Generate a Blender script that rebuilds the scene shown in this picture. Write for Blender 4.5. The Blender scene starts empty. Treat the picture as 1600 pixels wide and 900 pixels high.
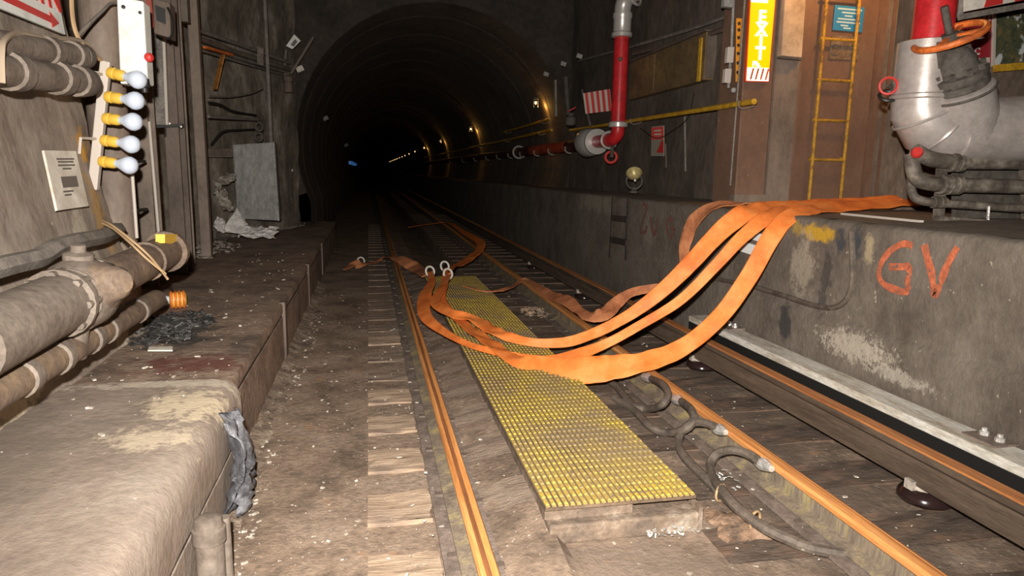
import bpy, math, random
from mathutils import Vector, Matrix, noise as mnoise
random.seed(7)
sc = bpy.context.scene
col = sc.collection

# ---------------------------------------------------------------- camera, light, exposure
cam_d = bpy.data.cameras.new('camera')
cam_d.sensor_width = 36.0
cam_d.lens = 23.97
cam_d.clip_start = 0.02
cam_d.clip_end = 400
cam = bpy.data.objects.new('camera', cam_d)
cam.location = (0, 0, 1.54)
cam.rotation_euler = (math.radians(80.404), math.radians(-0.986), math.radians(-11.709))
col.objects.link(cam)
sc.camera = cam
sc.view_settings.view_transform = 'Standard'
sc.view_settings.look = 'None'
sc.view_settings.gamma = 1.0
sc.view_settings.use_curve_mapping = False
sc.view_settings.exposure = 0.0

world = bpy.data.worlds.new('tunnel_dark')
world.use_nodes = True
world.node_tree.nodes['Background'].inputs[0].default_value = (0.9, 0.75, 0.6, 1)
world.node_tree.nodes['Background'].inputs[1].default_value = 0.0
sc.world = world

def lamp(name, kind, loc, energy, color, radius=0.03, target=None, spot=None):
    d = bpy.data.lights.new(name, kind)
    d.energy = energy
    d.color = color
    d.shadow_soft_size = radius
    o = bpy.data.objects.new(name, d)
    o.location = loc
    if target is not None:
        o.rotation_euler = (Vector(target) - Vector(loc)).to_track_quat('-Z', 'Y').to_euler()
    if spot:
        d.spot_size = math.radians(spot)
        d.spot_blend = 1.0
    col.objects.link(o)
    return o

# the photographer's flash, a hand's breadth above the lens
lamp('camera_flash', 'SPOT', (-0.07, -0.03, 1.76), 1900, (1.0, 0.945, 0.875), 0.03, (1.96, 9.62, 0.95), 122)
# warm lamp over the emergency exit, fixed above the alcove
lamp('alcove_lamp_glow', 'POINT', (4.62, 5.75, 3.72), 48, (1.0, 0.50, 0.14), 0.08)

# ---------------------------------------------------------------- materials
def ramp(nt, stops):
    r = nt.nodes.new('ShaderNodeValToRGB')
    els = r.color_ramp.elements
    els[0].position, els[0].color = stops[0][0], (*stops[0][1], 1)
    els[1].position, els[1].color = stops[-1][0], (*stops[-1][1], 1)
    for p, c in stops[1:-1]:
        e = els.new(p); e.color = (*c, 1)
    return r

def M(name, base, dark=None, light=None, scale=3.0, rough=0.85, metal=0.0, bump=0.25, bscale=30.0,
      specks=None, spots=(), stretch=(1, 1, 1), fine=0.35, emit=0.0, coat=0.0):
    m = bpy.data.materials.new(name); m.use_nodes = True
    nt = m.node_tree; N = nt.nodes; L = nt.links
    b = N['Principled BSDF']
    dark = dark or tuple(c * 0.62 for c in base)
    light = light or tuple(min(1, c * 1.3) for c in base)
    tc = N.new('ShaderNodeTexCoord')
    mp = N.new('ShaderNodeMapping'); mp.inputs['Scale'].default_value = stretch
    L.new(tc.outputs['Object'], mp.inputs['Vector'])
    n1 = N.new('ShaderNodeTexNoise'); n1.inputs['Scale'].default_value = scale
    n1.inputs['Detail'].default_value = 8; n1.inputs['Roughness'].default_value = 0.68
    L.new(mp.outputs[0], n1.inputs['Vector'])
    r1 = ramp(nt, [(0.34, dark), (0.5, base), (0.68, light)])
    L.new(n1.outputs['Fac'], r1.inputs[0])
    n2 = N.new('ShaderNodeTexNoise'); n2.inputs['Scale'].default_value = bscale
    n2.inputs['Detail'].default_value = 5; n2.inputs['Roughness'].default_value = 0.7
    L.new(mp.outputs[0], n2.inputs['Vector'])
    r2 = ramp(nt, [(0.3, (1 - fine,) * 3), (0.7, (1 + fine * 0.6,) * 3)])
    L.new(n2.outputs['Fac'], r2.inputs[0])
    mx = N.new('ShaderNodeMix'); mx.data_type = 'RGBA'; mx.blend_type = 'MULTIPLY'
    mx.inputs[0].default_value = 1.0
    L.new(r1.outputs[0], mx.inputs[6]); L.new(r2.outputs[0], mx.inputs[7])
    cur = mx.outputs[2]
    def over(cur, fac, colr):
        k = N.new('ShaderNodeMix'); k.data_type = 'RGBA'
        L.new(fac, k.inputs[0]); L.new(cur, k.inputs[6]); k.inputs[7].default_value = (*colr, 1)
        return k.outputs[2]
    for sp in (specks or ()):
        colr, th, s = sp[:3]
        w = sp[3] if len(sp) > 3 else 0.02
        n3 = N.new('ShaderNodeTexNoise'); n3.inputs['Scale'].default_value = s
        n3.inputs['Detail'].default_value = 3
        L.new(tc.outputs['Object'], n3.inputs['Vector'])
        r3 = ramp(nt, [(th, (0, 0, 0)), (th + w, (1, 1, 1))])
        L.new(n3.outputs['Fac'], r3.inputs[0])
        cur = over(cur, r3.outputs[0], colr)
    for c, rad, colr, amt, ns in spots:
        sub = N.new('ShaderNodeVectorMath'); sub.operation = 'SUBTRACT'
        L.new(tc.outputs['Object'], sub.inputs[0]); sub.inputs[1].default_value = c
        dv = N.new('ShaderNodeVectorMath'); dv.operation = 'DIVIDE'
        L.new(sub.outputs[0], dv.inputs[0]); dv.inputs[1].default_value = rad
        ln = N.new('ShaderNodeVectorMath'); ln.operation = 'LENGTH'
        L.new(dv.outputs[0], ln.inputs[0])
        n4 = N.new('ShaderNodeTexNoise'); n4.inputs['Scale'].default_value = ns
        n4.inputs['Detail'].default_value = 6; n4.inputs['Roughness'].default_value = 0.7
        L.new(tc.outputs['Object'], n4.inputs['Vector'])
        ma = N.new('ShaderNodeMath'); ma.operation = 'MULTIPLY_ADD'
        L.new(n4.outputs['Fac'], ma.inputs[0]); ma.inputs[1].default_value = 3.2
        L.new(ln.outputs['Value'], ma.inputs[2])
        r4 = ramp(nt, [(0.0, (amt,) * 3), (1.0, (0, 0, 0))])
        mr = N.new('ShaderNodeMapRange'); mr.inputs[1].default_value = 2.05; mr.inputs[2].default_value = 2.55
        L.new(ma.outputs[0], mr.inputs[0]); L.new(mr.outputs[0], r4.inputs[0])
        cur = over(cur, r4.outputs[0], colr)
    L.new(cur, b.inputs['Base Color'])
    b.inputs['Roughness'].default_value = rough
    b.inputs['Metallic'].default_value = metal
    b.inputs['Specular IOR Level'].default_value = 0.35
    if coat: b.inputs['Coat Weight'].default_value = coat
    if emit:
        L.new(cur, b.inputs['Emission Color']); b.inputs['Emission Strength'].default_value = emit
    if bump:
        bp = N.new('ShaderNodeBump'); bp.inputs['Strength'].default_value = bump
        bp.inputs['Distance'].default_value = 0.02
        L.new(n2.outputs['Fac'], bp.inputs['Height']); L.new(bp.outputs[0], b.inputs['Normal'])
    return m

def flat(name, c, rough=0.6, metal=0.0, emit=0.0):
    m = bpy.data.materials.new(name); m.use_nodes = True
    b = m.node_tree.nodes['Principled BSDF']
    b.inputs['Base Color'].default_value = (*c, 1)
    b.inputs['Roughness'].default_value = rough; b.inputs['Metallic'].default_value = metal
    if emit:
        b.inputs['Emission Color'].default_value = (*c, 1); b.inputs['Emission Strength'].default_value = emit
    return m

WH = (0.62, 0.55, 0.45)
m_floor = M('dusty_track_bed', (0.262, 0.186, 0.132), (0.135, 0.095, 0.067), (0.340, 0.255, 0.190), 2.4, 0.9, bump=0.6, bscale=26,
            specks=[((0.075, 0.060, 0.048), 0.62, 4, 0.14), ((0.34, 0.20, 0.11), 0.66, 6, 0.1), (WH, 0.70, 40, 0.012), (WH, 0.715, 17, 0.012)],
            spots=[((2.15, 5, 0), (0.72, 9, 0.5), (0.115, 0.085, 0.064), 0.85, 3), ((1.06, 2.2, 0), (0.5, 0.5, 0.5), (0.20, 0.15, 0.115), 0.7, 4)])
m_curb = M('grimy_curb_concrete', (0.146, 0.119, 0.095), (0.095, 0.076, 0.059), (0.190, 0.159, 0.129), 2.2, 0.9, bump=0.5, bscale=22,
           stretch=(1, 1, 0.8), fine=0.2, specks=[((0.33, 0.29, 0.22), 0.70, 24, 0.03)],
           spots=[((2.98, 4.10, 1.17), (0.3, 0.20, 0.07), (0.50, 0.29, 0.02), 0.9, 9),
                  ((2.98, 4.36, 1.18), (0.3, 0.08, 0.06), (0.40, 0.26, 0.04), 0.7, 12),
                  ((2.98, 4.25, 0.92), (0.3, 0.16, 0.24), (0.34, 0.29, 0.22), 0.7, 13),
                  ((2.98, 3.62, 1.12), (0.3, 0.05, 0.12), (0.38, 0.30, 0.18), 0.7, 11),
                  ((2.96, 3.62, 0.50), (0.3, 0.40, 0.11), (0.42, 0.37, 0.30), 0.85, 34),
                  ((2.96, 3.25, 0.42), (0.3, 0.3, 0.05), (0.4, 0.36, 0.30), 0.7, 34),
                  ((2.98, 3.88, 1.14), (0.3, 0.07, 0.12), (0.035, 0.04, 0.05), 0.85, 9),
                  ((2.98, 3.72, 1.14), (0.3, 0.06, 0.10), (0.035, 0.04, 0.05), 0.85, 9),
                  ((2.98, 4.00, 0.85), (0.3, 0.06, 0.28), (0.04, 0.036, 0.035), 0.7, 8),
                  ((2.96, 4.35, 0.50), (0.3, 0.09, 0.14), (0.03, 0.03, 0.03), 0.85, 6),
                  ((2.98, 8.9, 1.16), (0.3, 0.9, 0.16), (0.28, 0.25, 0.19), 0.6, 4),
                  ((2.98, 7.0, 0.95), (0.3, 0.2, 0.2), (0.24, 0.21, 0.17), 0.5, 8)])
m_curbtop = M('dusty_walkway_top', (0.205, 0.155, 0.112), None, None, 4, 0.95, bump=0.5, bscale=18)
m_lining = M('battered_wall_lining', (0.280, 0.227, 0.182), (0.168, 0.129, 0.098), (0.364, 0.305, 0.252), 2.6, 0.85, bump=0.3, bscale=16, fine=0.18,
             stretch=(1, 1.2, 0.7), specks=[((0.55, 0.47, 0.36), 0.74, 15, 0.03)],
             spots=[((-1.68, 4.66, 1.66), (0.3, 0.10, 0.12), (0.52, 0.26, 0.03), 0.9, 9),
                    ((-1.60, 4.65, 1.22), (0.3, 0.10, 0.30), (0.45, 0.25, 0.06), 0.6, 9),
                    ((-1.62, 4.30, 1.15), (0.3, 0.14, 0.25), (0.50, 0.44, 0.34), 0.6, 10),
                    ((-1.40, 3.02, 0.58), (0.3, 0.40, 0.10), (0.60, 0.50, 0.34), 0.95, 16),
                    ((-1.40, 4.35, 0.60), (0.3, 0.16, 0.16), (0.58, 0.50, 0.38), 0.9, 10),
                    ((-1.65, 3.2, 1.5), (0.4, 0.5, 0.35), (0.34, 0.31, 0.27), 0.5, 6)])
m_bench = M('dusty_bench_concrete', (0.275, 0.215, 0.170), (0.215, 0.165, 0.130), (0.330, 0.268, 0.218), 2.4, 0.85, bump=0.35, bscale=22, fine=0.2,
            specks=[((0.52, 0.45, 0.36), 0.72, 20, 0.02)],
            spots=[((-0.80, 3.15, 0.5), (0.20, 0.26, 0.2), (0.60, 0.49, 0.34), 0.9, 17), ((-0.85, 2.75, 0.5), (0.20, 0.14, 0.2), (0.56, 0.46, 0.33), 0.8, 19),
                   ((-0.95, 3.46, 0.5), (0.55, 0.07, 0.2), (0.55, 0.47, 0.37), 0.8, 18),
                   ((-1.40, 2.6, 0.5), (0.4, 1.0, 0.4), (0.175, 0.142, 0.112), 0.7, 3)])
m_benchfar = M('dirty_rusty_bench_top', (0.261, 0.183, 0.133), (0.131, 0.096, 0.072), (0.362, 0.261, 0.189), 3.0, 0.85, bump=0.7, bscale=20,
               specks=[((0.42, 0.36, 0.28), 0.70, 26, 0.03)],
               spots=[((-0.95, 3.85, 0.5), (0.36, 0.22, 0.2), (0.15, 0.045, 0.032), 0.8, 6),
                      ((-1.22, 4.60, 0.5), (0.25, 0.50, 0.2), (0.035, 0.032, 0.030), 0.85, 6)])
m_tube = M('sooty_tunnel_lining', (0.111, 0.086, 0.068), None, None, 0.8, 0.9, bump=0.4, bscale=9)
m_bulk = M('shade_darkened_bulkhead', (0.05, 0.039, 0.031), None, None, 1.5, 0.9, bump=0.5, bscale=9)  # base colour darkened to put shade around the tunnel mouth
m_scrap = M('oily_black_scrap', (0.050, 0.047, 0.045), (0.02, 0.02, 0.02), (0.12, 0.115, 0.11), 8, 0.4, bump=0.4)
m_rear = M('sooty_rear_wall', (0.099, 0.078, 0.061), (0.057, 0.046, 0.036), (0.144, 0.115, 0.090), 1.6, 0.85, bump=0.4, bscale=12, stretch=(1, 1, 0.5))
m_alcove = M('brown_steel_alcove_wall', (0.190, 0.108, 0.072), (0.150, 0.086, 0.058), (0.23, 0.14, 0.096), 1.8, 0.65, bump=0.1, bscale=26, stretch=(1, 1, 0.7), fine=0.12,
             specks=[((0.30, 0.25, 0.18), 0.72, 14, 0.06)])
m_recess = M('brown_recess_wall', (0.176, 0.130, 0.094), None, None, 2.0, 0.85, bump=0.4, bscale=14, stretch=(1, 1, 0.5),
             specks=[((0.33, 0.29, 0.22), 0.68, 9, 0.06)])
m_greywall = M('grey_green_flaking_wall', (0.189, 0.159, 0.122), (0.091, 0.075, 0.057), (0.390, 0.351, 0.286), 2.2, 0.9, bump=0.5, bscale=13, stretch=(1, 1, 0.6))
m_steel = M('brown_painted_steel', (0.210, 0.161, 0.126), None, None, 3, 0.65, bump=0.2, bscale=30, stretch=(1, 1, 0.6), fine=0.15)
m_dsteel = M('dark_brown_steel', (0.135, 0.101, 0.080), None, None, 3, 0.65, bump=0.2, bscale=30, stretch=(1, 1, 0.6), fine=0.15)
m_rust_dark = M('dark_rusted_iron', (0.045, 0.032, 0.025), None, None, 6, 0.8, bump=0.3)
m_cab = M('grey_cabinet_paint', (0.29, 0.28, 0.26), (0.19, 0.18, 0.165), None, 3, 0.6, bump=0.15, bscale=24, stretch=(1, 1, 0.35))
m_railhead = M('rust_orange_rail_head', (0.66, 0.28, 0.085), (0.48, 0.18, 0.055), (0.76, 0.38, 0.14), 5, 0.45, bump=0.1, bscale=60, stretch=(8, 0.25, 8))
m_railwear = M('dark_brown_rail_band', (0.24, 0.095, 0.04), None, None, 5, 0.5, bump=0.1, bscale=60, stretch=(8, 0.25, 8))
m_railweb = M('grime_coated_rail_web', (0.215, 0.170, 0.125), (0.15, 0.115, 0.085), (0.36, 0.29, 0.13), 9, 0.7, bump=0.3, bscale=60, stretch=(1, 1.0, 0.2))
m_third = M('dark_third_rail_side', (0.110, 0.078, 0.055), None, None, 5, 0.6, bump=0.2, bscale=50, stretch=(4, 0.3, 4))
m_thirdhead = M('rust_third_rail_head', (0.46, 0.175, 0.055), (0.27, 0.09, 0.03), (0.60, 0.27, 0.10), 6, 0.5, bump=0.15, bscale=60, stretch=(8, 0.3, 8))
m_board = M('weathered_white_board', (0.62, 0.58, 0.50), (0.38, 0.31, 0.23), (0.75, 0.73, 0.68), 4, 0.7, bump=0.2, bscale=26, stretch=(3, 0.6, 3))
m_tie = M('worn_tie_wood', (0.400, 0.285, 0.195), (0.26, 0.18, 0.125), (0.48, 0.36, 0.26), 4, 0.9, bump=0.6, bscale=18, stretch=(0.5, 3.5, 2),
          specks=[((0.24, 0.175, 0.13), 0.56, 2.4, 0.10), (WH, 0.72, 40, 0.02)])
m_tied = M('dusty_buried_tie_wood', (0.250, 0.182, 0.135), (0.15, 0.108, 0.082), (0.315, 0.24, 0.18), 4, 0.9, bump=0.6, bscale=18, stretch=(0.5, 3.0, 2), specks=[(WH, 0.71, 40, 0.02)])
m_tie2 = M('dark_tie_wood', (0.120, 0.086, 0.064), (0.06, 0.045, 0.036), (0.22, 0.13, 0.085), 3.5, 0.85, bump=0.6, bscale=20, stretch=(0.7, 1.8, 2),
           specks=[(WH, 0.73, 30, 0.02), ((0.30, 0.13, 0.07), 0.63, 4, 0.1)])
m_plate = M('dusty_tie_plate_steel', (0.205, 0.158, 0.130), None, None, 6, 0.6, bump=0.3, bscale=40)
m_yellow = M('worn_yellow_grit', (0.52, 0.37, 0.055), (0.36, 0.245, 0.095), (0.64, 0.47, 0.06), 2.6, 0.8, bump=0.3, bscale=90,
             specks=[((0.27, 0.20, 0.125), 0.50, 2.0, 0.16), ((0.24, 0.17, 0.10), 0.58, 46, 0.05)])
m_ridge = M('tan_worn_ridge', (0.40, 0.285, 0.085), (0.27, 0.19, 0.10), (0.48, 0.345, 0.08), 3, 0.85, bump=0.3, bscale=90)
m_matbase = M('grimy_ramp_plate', (0.145, 0.098, 0.062), None, None, 6, 0.85, bump=0.3, bscale=60)
m_trough = M('grey_painted_timber', (0.215, 0.155, 0.110), (0.12, 0.09, 0.07), (0.42, 0.37, 0.30), 5, 0.85, bump=0.5, bscale=24)
m_hose = M('orange_hose_canvas', (0.88, 0.230, 0.046), (0.66, 0.150, 0.030), (0.93, 0.32, 0.09), 4, 0.55, bump=0.2, bscale=46, fine=0.10,
           specks=[((0.40, 0.13, 0.04), 0.74, 13, 0.05)])
m_hosedirty = M('dirty_orange_hose_canvas', (0.54, 0.20, 0.085), (0.36, 0.13, 0.06), (0.66, 0.27, 0.12), 6, 0.7, bump=0.25, bscale=46, fine=0.2)
m_ring = flat('white_tie_cord', (0.72, 0.68, 0.6), 0.6)
m_cable = M('dusty_black_rubber', (0.115, 0.090, 0.070), (0.06, 0.048, 0.04), None, 9, 0.7, bump=0.2, bscale=40)
m_lug = M('bright_crimped_lug', (0.80, 0.77, 0.72), None, None, 20, 0.35, 0.6, bump=0.3, bscale=60)
m_insul = flat('glossy_black_insulator', (0.022, 0.012, 0.011), 0.18)
m_cap = M('chalky_insulator_cap', (0.42, 0.37, 0.31), None, None, 14, 0.8, bump=0.4, bscale=40)
m_pipe = M('dusty_pipe_paint', (0.165, 0.132, 0.106), (0.115, 0.09, 0.07), (0.215, 0.178, 0.145), 4, 0.7, bump=0.2, bscale=26)
m_piperust = M('dusty_rust_pipe', (0.175, 0.125, 0.092), (0.115, 0.078, 0.056), (0.25, 0.175, 0.10), 4, 0.75, bump=0.3, bscale=26)
m_conduit = M('grey_conduit', (0.205, 0.180, 0.155), None, None, 7, 0.55, bump=0.15, bscale=40)
m_palebar = flat('pale_grey_paint', (0.52, 0.46, 0.40), 0.6)
m_white = M('dull_white_enamel', (0.74, 0.75, 0.70), (0.60, 0.60, 0.55), (0.80, 0.81, 0.77), 5, 0.5, bump=0.05, bscale=40, fine=0.06)
m_tagw = M('yellowed_placard', (0.66, 0.61, 0.52), (0.55, 0.47, 0.37), None, 6, 0.6, bump=0.05, bscale=40, fine=0.1)
m_print = flat('faded_grey_print', (0.15, 0.125, 0.105), 0.7)
m_red = M('red_pipe_paint', (0.52, 0.022, 0.026), (0.36, 0.014, 0.017), None, 5, 0.35, bump=0.06, bscale=40, fine=0.12)
m_redp = flat('red_sign_paint', (0.55, 0.035, 0.03), 0.5)
m_silver = M('galvanised_jacket', (0.50, 0.44, 0.405), (0.38, 0.33, 0.30), (0.60, 0.54, 0.50), 3, 0.34, 0.35, bump=0.06, bscale=22, fine=0.15)
m_galv = flat('bright_coupling_steel', (0.58, 0.55, 0.51), 0.3, 0.35)
m_iron = M('dusty_cast_iron', (0.099, 0.085, 0.072), None, None, 9, 0.75, bump=0.4, bscale=30)
m_ironpipe = M('worn_iron_pipe', (0.145, 0.118, 0.095), (0.07, 0.057, 0.047), (0.30, 0.26, 0.21), 6, 0.6, 0.2, bump=0.3, bscale=26)
m_wheel = M('orange_wheel_paint', (0.70, 0.17, 0.035), (0.42, 0.10, 0.03), None, 9, 0.5, bump=0.2, bscale=40)
m_ylw = M('yellow_rail_paint', (0.60, 0.34, 0.025), (0.40, 0.20, 0.02), (0.70, 0.42, 0.04), 9, 0.5, bump=0.15, bscale=40)
m_ylad = M('chipped_yellow_paint', (0.52, 0.28, 0.03), (0.17, 0.085, 0.035), (0.62, 0.36, 0.04), 11, 0.6, bump=0.3, bscale=40)
m_ybulb = flat('yellow_socket_plastic', (0.72, 0.45, 0.06), 0.5)
m_glass = flat('frosted_bulb_glass', (0.56, 0.62, 0.72), 0.12)
m_exitY = flat('exit_sign_yellow', (1.0, 0.47, 0.0), 0.4, emit=0.85)  # emission stands in for flash thrown back by the reflective face
m_exitW = flat('exit_sign_white', (1.0, 0.98, 0.92), 0.4, emit=1.4)  # added glow, the letters' flash return set as emission
m_exitR = flat('exit_sign_red_border', (0.62, 0.06, 0.02), 0.4)
m_beige = M('beige_panel', (0.55, 0.40, 0.27), None, None, 3, 0.6, bump=0.08, bscale=30, fine=0.1)
m_box = M('tan_enclosure', (0.165, 0.108, 0.052), (0.10, 0.07, 0.04), (0.24, 0.15, 0.06), 2.0, 0.65, bump=0.15, bscale=20)
m_blue = flat('blue_sign_enamel', (0.03, 0.22, 0.46), 0.5)
m_bluetxt = flat('pale_sign_lettering', (0.45, 0.62, 0.72), 0.6)
m_graf = M('orange_spray_paint', (0.46, 0.12, 0.055), (0.28, 0.11, 0.065), (0.58, 0.16, 0.075), 14, 0.8, bump=0.4, bscale=30,
           specks=[((0.125, 0.10, 0.076), 0.60, 22, 0.1)])
m_grafold = M('faded_red_spray_paint', (0.17, 0.075, 0.056), (0.13, 0.085, 0.066), (0.2, 0.07, 0.05), 16, 0.85, bump=0.3, bscale=30,
              specks=[((0.12, 0.095, 0.072), 0.55, 12, 0.1)])
m_paper = M('crumpled_white_paper', (0.74, 0.71, 0.67), (0.58, 0.55, 0.51), None, 12, 0.8, bump=0.3, bscale=60)
m_rag = M('soiled_paper', (0.33, 0.29, 0.24), (0.12, 0.10, 0.085), (0.5, 0.46, 0.40), 12, 0.85, bump=0.5, bscale=40)
m_tar = M('shiny_tar_sheet', (0.10, 0.10, 0.108), (0.035, 0.035, 0.04), (0.26, 0.26, 0.28), 9, 0.28, bump=0.8, bscale=20)
m_fleck = M('pale_litter', (0.46, 0.40, 0.33), (0.30, 0.24, 0.18), (0.75, 0.70, 0.62), 30, 0.8, bump=0)
m_wire = flat('tan_wire', (0.42, 0.28, 0.15), 0.6)
m_palewire = flat('beige_cable', (0.36, 0.28, 0.20), 0.6)
m_mural = M('dark_green_mural_paint', (0.075, 0.085, 0.045), (0.03, 0.035, 0.025), (0.14, 0.12, 0.05), 9, 0.7, bump=0.1, bscale=40,
            specks=[((0.16, 0.12, 0.05), 0.56, 14, 0.06), ((0.55, 0.57, 0.55), 0.575, 6, 0.03)])
m_orangeglow = flat('sodium_lamp_bulb', (1.0, 0.62, 0.20), 0.3, emit=6)
m_farglow = flat('distant_lamp_bulb', (1.0, 0.60, 0.28), 0.3, emit=1.6)
m_blueglow = flat('blue_signal_bulb', (0.05, 0.20, 0.55), 0.3, emit=0.28)
m_black = flat('black_plastic_and_shade', (0.015, 0.014, 0.013), 0.5)
m_gold = M('brass_reflector', (0.62, 0.50, 0.22), None, None, 20, 0.35, 0.3, bump=0.1)
m_bluebox = M('grey_junction_box', (0.30, 0.29, 0.27), None, None, 6, 0.6, bump=0.1)

# ---------------------------------------------------------------- mesh builder
class MB:
    def __init__(s): s.v = []; s.f = []; s.sm = []
    def add(s, vs, fs, smooth=False):
        o = len(s.v); s.v += [tuple(p) for p in vs]
        s.f += [tuple(i + o for i in q) for q in fs]; s.sm += [smooth] * len(fs); return s
    def box(s, x0, x1, y0, y1, z0, z1):
        return s.add([(x, y, z) for z in (z0, z1) for y in (y0, y1) for x in (x0, x1)],
                     [(0, 2, 3, 1), (4, 5, 7, 6), (0, 1, 5, 4), (2, 6, 7, 3), (0, 4, 6, 2), (1, 3, 7, 5)])
    def obox(s, c, sx, sy, sz, ax, ay, az):
        c, ax, ay, az = Vector(c), Vector(ax).normalized(), Vector(ay).normalized(), Vector(az).normalized()
        vs = [c + ax * sx / 2 * i + ay * sy / 2 * j + az * sz / 2 * k for k in (-1, 1) for j in (-1, 1) for i in (-1, 1)]
        return s.add(vs, [(0, 2, 3, 1), (4, 5, 7, 6), (0, 1, 5, 4), (2, 6, 7, 3), (0, 4, 6, 2), (1, 3, 7, 5)])
    def beam(s, a, b, w, h, up=(0, 0, 1)):
        a, b = Vector(a), Vector(b); d = (b - a).normalized(); sd = d.cross(Vector(up)).normalized(); u = sd.cross(d)
        return s.obox((a + b) / 2, (b - a).length, w, h, d, sd, u)
    def slab(s, corners, t):
        c = [Vector(p) for p in corners]; n = (c[1] - c[0]).cross(c[-1] - c[0]).normalized() * t; k = len(c)
        return s.add(c + [p + n for p in c], [tuple(range(k))[::-1], tuple(range(k, 2 * k))] +
                     [(i, (i + 1) % k, k + (i + 1) % k, k + i) for i in range(k)])
    def rings(s, rings, closed=False, caps=True, smooth=True):
        k = len(rings[0]); vs = [p for r in rings for p in r]; fs = []; n = len(rings)
        for i in range(n if closed else n - 1):
            a, b = i * k, ((i + 1) % n) * k
            for j in range(k): fs.append((a + j, a + (j + 1) % k, b + (j + 1) % k, b + j))
        s.add(vs, fs, smooth)
        if caps and not closed:
            o = len(s.v) - len(vs)
            s.f += [tuple(o + j for j in range(k))[::-1], tuple(o + (n - 1) * k + j for j in range(k))]; s.sm += [False, False]
        return s
    def tube(s, pts, r, seg=8, closed=False, sub=0):
        pts = [Vector(p) for p in pts]
        if sub: pts = spline(pts, sub, closed)
        n = len(pts); rs = r if isinstance(r, (list, tuple)) else [r] * n
        def tg(i):
            if closed: return (pts[(i + 1) % n] - pts[i - 1]).normalized()
            return (pts[min(i + 1, n - 1)] - pts[max(i - 1, 0)]).normalized()
        t0 = tg(0); u = t0.cross(Vector((0, 0, 1)))
        if u.length < 1e-3: u = t0.cross(Vector((1, 0, 0)))
        u.normalize(); R = []
        for i in range(n):
            t = tg(i); u = (u - t * u.dot(t)).normalized(); w = t.cross(u)
            R.append([pts[i] + (u * math.cos(a) + w * math.sin(a)) * rs[i] for a in [2 * math.pi * j / seg for j in range(seg)]])
        return s.rings(R, closed)
    def lathe(s, p, d, prof, seg=16, smooth=True):
        p, d = Vector(p), Vector(d).normalized(); u = d.cross(Vector((0, 0, 1)))
        if u.length < 1e-3: u = d.cross(Vector((1, 0, 0)))
        u.normalize(); w = d.cross(u)
        R = [[p + d * t + (u * math.cos(a) + w * math.sin(a)) * max(r, 1e-4) for a in [2 * math.pi * j / seg for j in range(seg)]] for r, t in prof]
        return s.rings(R, smooth=smooth)
    def ball(s, c, r, seg=12, sq=(1, 1, 1)):
        c = Vector(c); R = []
        for i in range(seg // 2 + 1):
            th = math.pi * i / (seg // 2); rr = max(math.sin(th), 1e-3)
            R.append([c + Vector((sq[0] * r * rr * math.cos(a), sq[1] * r * rr * math.sin(a), -sq[2] * r * math.cos(th))) for a in [2 * math.pi * j / seg for j in range(seg)]])
        return s.rings(R)
    def torus(s, c, ax, R, r, seg=24, ms=8):
        c, d = Vector(c), Vector(ax).normalized(); u = d.cross(Vector((0, 0, 1)))
        if u.length < 1e-3: u = d.cross(Vector((1, 0, 0)))
        u.normalize(); w = d.cross(u)
        return s.tube([c + (u * math.cos(a) + w * math.sin(a)) * R for a in [2 * math.pi * i / seg for i in range(seg)]], r, ms, True)
    def prismY(s, poly, y0, y1, caps=True, close=True):
        k = len(poly); vs = [(x, y0, z) for x, z in poly] + [(x, y1, z) for x, z in poly]
        fs = [(i, (i + 1) % k, k + (i + 1) % k, k + i) for i in range(k if close else k - 1)]
        if caps: fs += [tuple(range(k))[::-1], tuple(range(k, 2 * k))]
        return s.add(vs, fs)
    def grid(s, fn, nu, nv, smooth=True):
        vs = [fn(i / nu, j / nv) for j in range(nv + 1) for i in range(nu + 1)]
        return s.add(vs, [(j * (nu + 1) + i, j * (nu + 1) + i + 1, (j + 1) * (nu + 1) + i + 1, (j + 1) * (nu + 1) + i)
                          for j in range(nv) for i in range(nu)], smooth)
    def mesh(s, name, mat, loc=(0, 0, 0)):
        me = bpy.data.meshes.new(name); L = Vector(loc)
        me.from_pydata([Vector(p) - L for p in s.v], [], s.f)
        me.materials.append(mat)
        me.polygons.foreach_set('use_smooth', s.sm)
        if any(s.sm): me.set_sharp_from_angle(angle=math.radians(42))
        me.update(); return me

def spline(P, sub, closed=False):
    n = len(P); out = []
    for i in range(n if closed else n - 1):
        g = (lambda k: P[k % n]) if closed else (lambda k: P[min(max(k, 0), n - 1)])
        a, b, c, d = g(i - 1), g(i), g(i + 1), g(i + 2)
        for j in range(sub):
            t = j / sub
            out.append(0.5 * ((2 * b) + (c - a) * t + (2 * a - 5 * b + 4 * c - d) * t * t + (3 * b - a - 3 * c + d) * t ** 3))
    if not closed: out.append(P[-1])
    return out

def bev(o, w, seg=2):
    m = o.modifiers.new('bevel', 'BEVEL'); m.width = w; m.segments = seg; m.limit_method = 'ANGLE'; m.angle_limit = math.radians(35)
    return o

class Thing:
    def __init__(s, name, label, cat, loc, group=None):
        s.o = bpy.data.objects.new(name, None); s.o.empty_display_size = 0.1
        s.loc = Vector(loc); s.o.location = s.loc; col.objects.link(s.o)
        s.o['label'] = label; s.o['category'] = cat
        if group: s.o['group'] = group
    def part(s, name, mb, mat, parent=None, label=None, kind=None):
        o = bpy.data.objects.new(name, mb.mesh(name, mat, s.loc)); col.objects.link(o); o.parent = parent or s.o
        if label: o['label'] = label
        if kind: o['kind'] = kind
        return o

def solo(name, mb, mat, label, cat, loc, group=None, kind=None):
    o = bpy.data.objects.new(name, mb.mesh(name, mat, loc)); o.location = loc; col.objects.link(o)
    if label: o['label'] = label
    if cat: o['category'] = cat
    if group: o['group'] = group
    if kind: o['kind'] = kind
    return o

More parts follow.
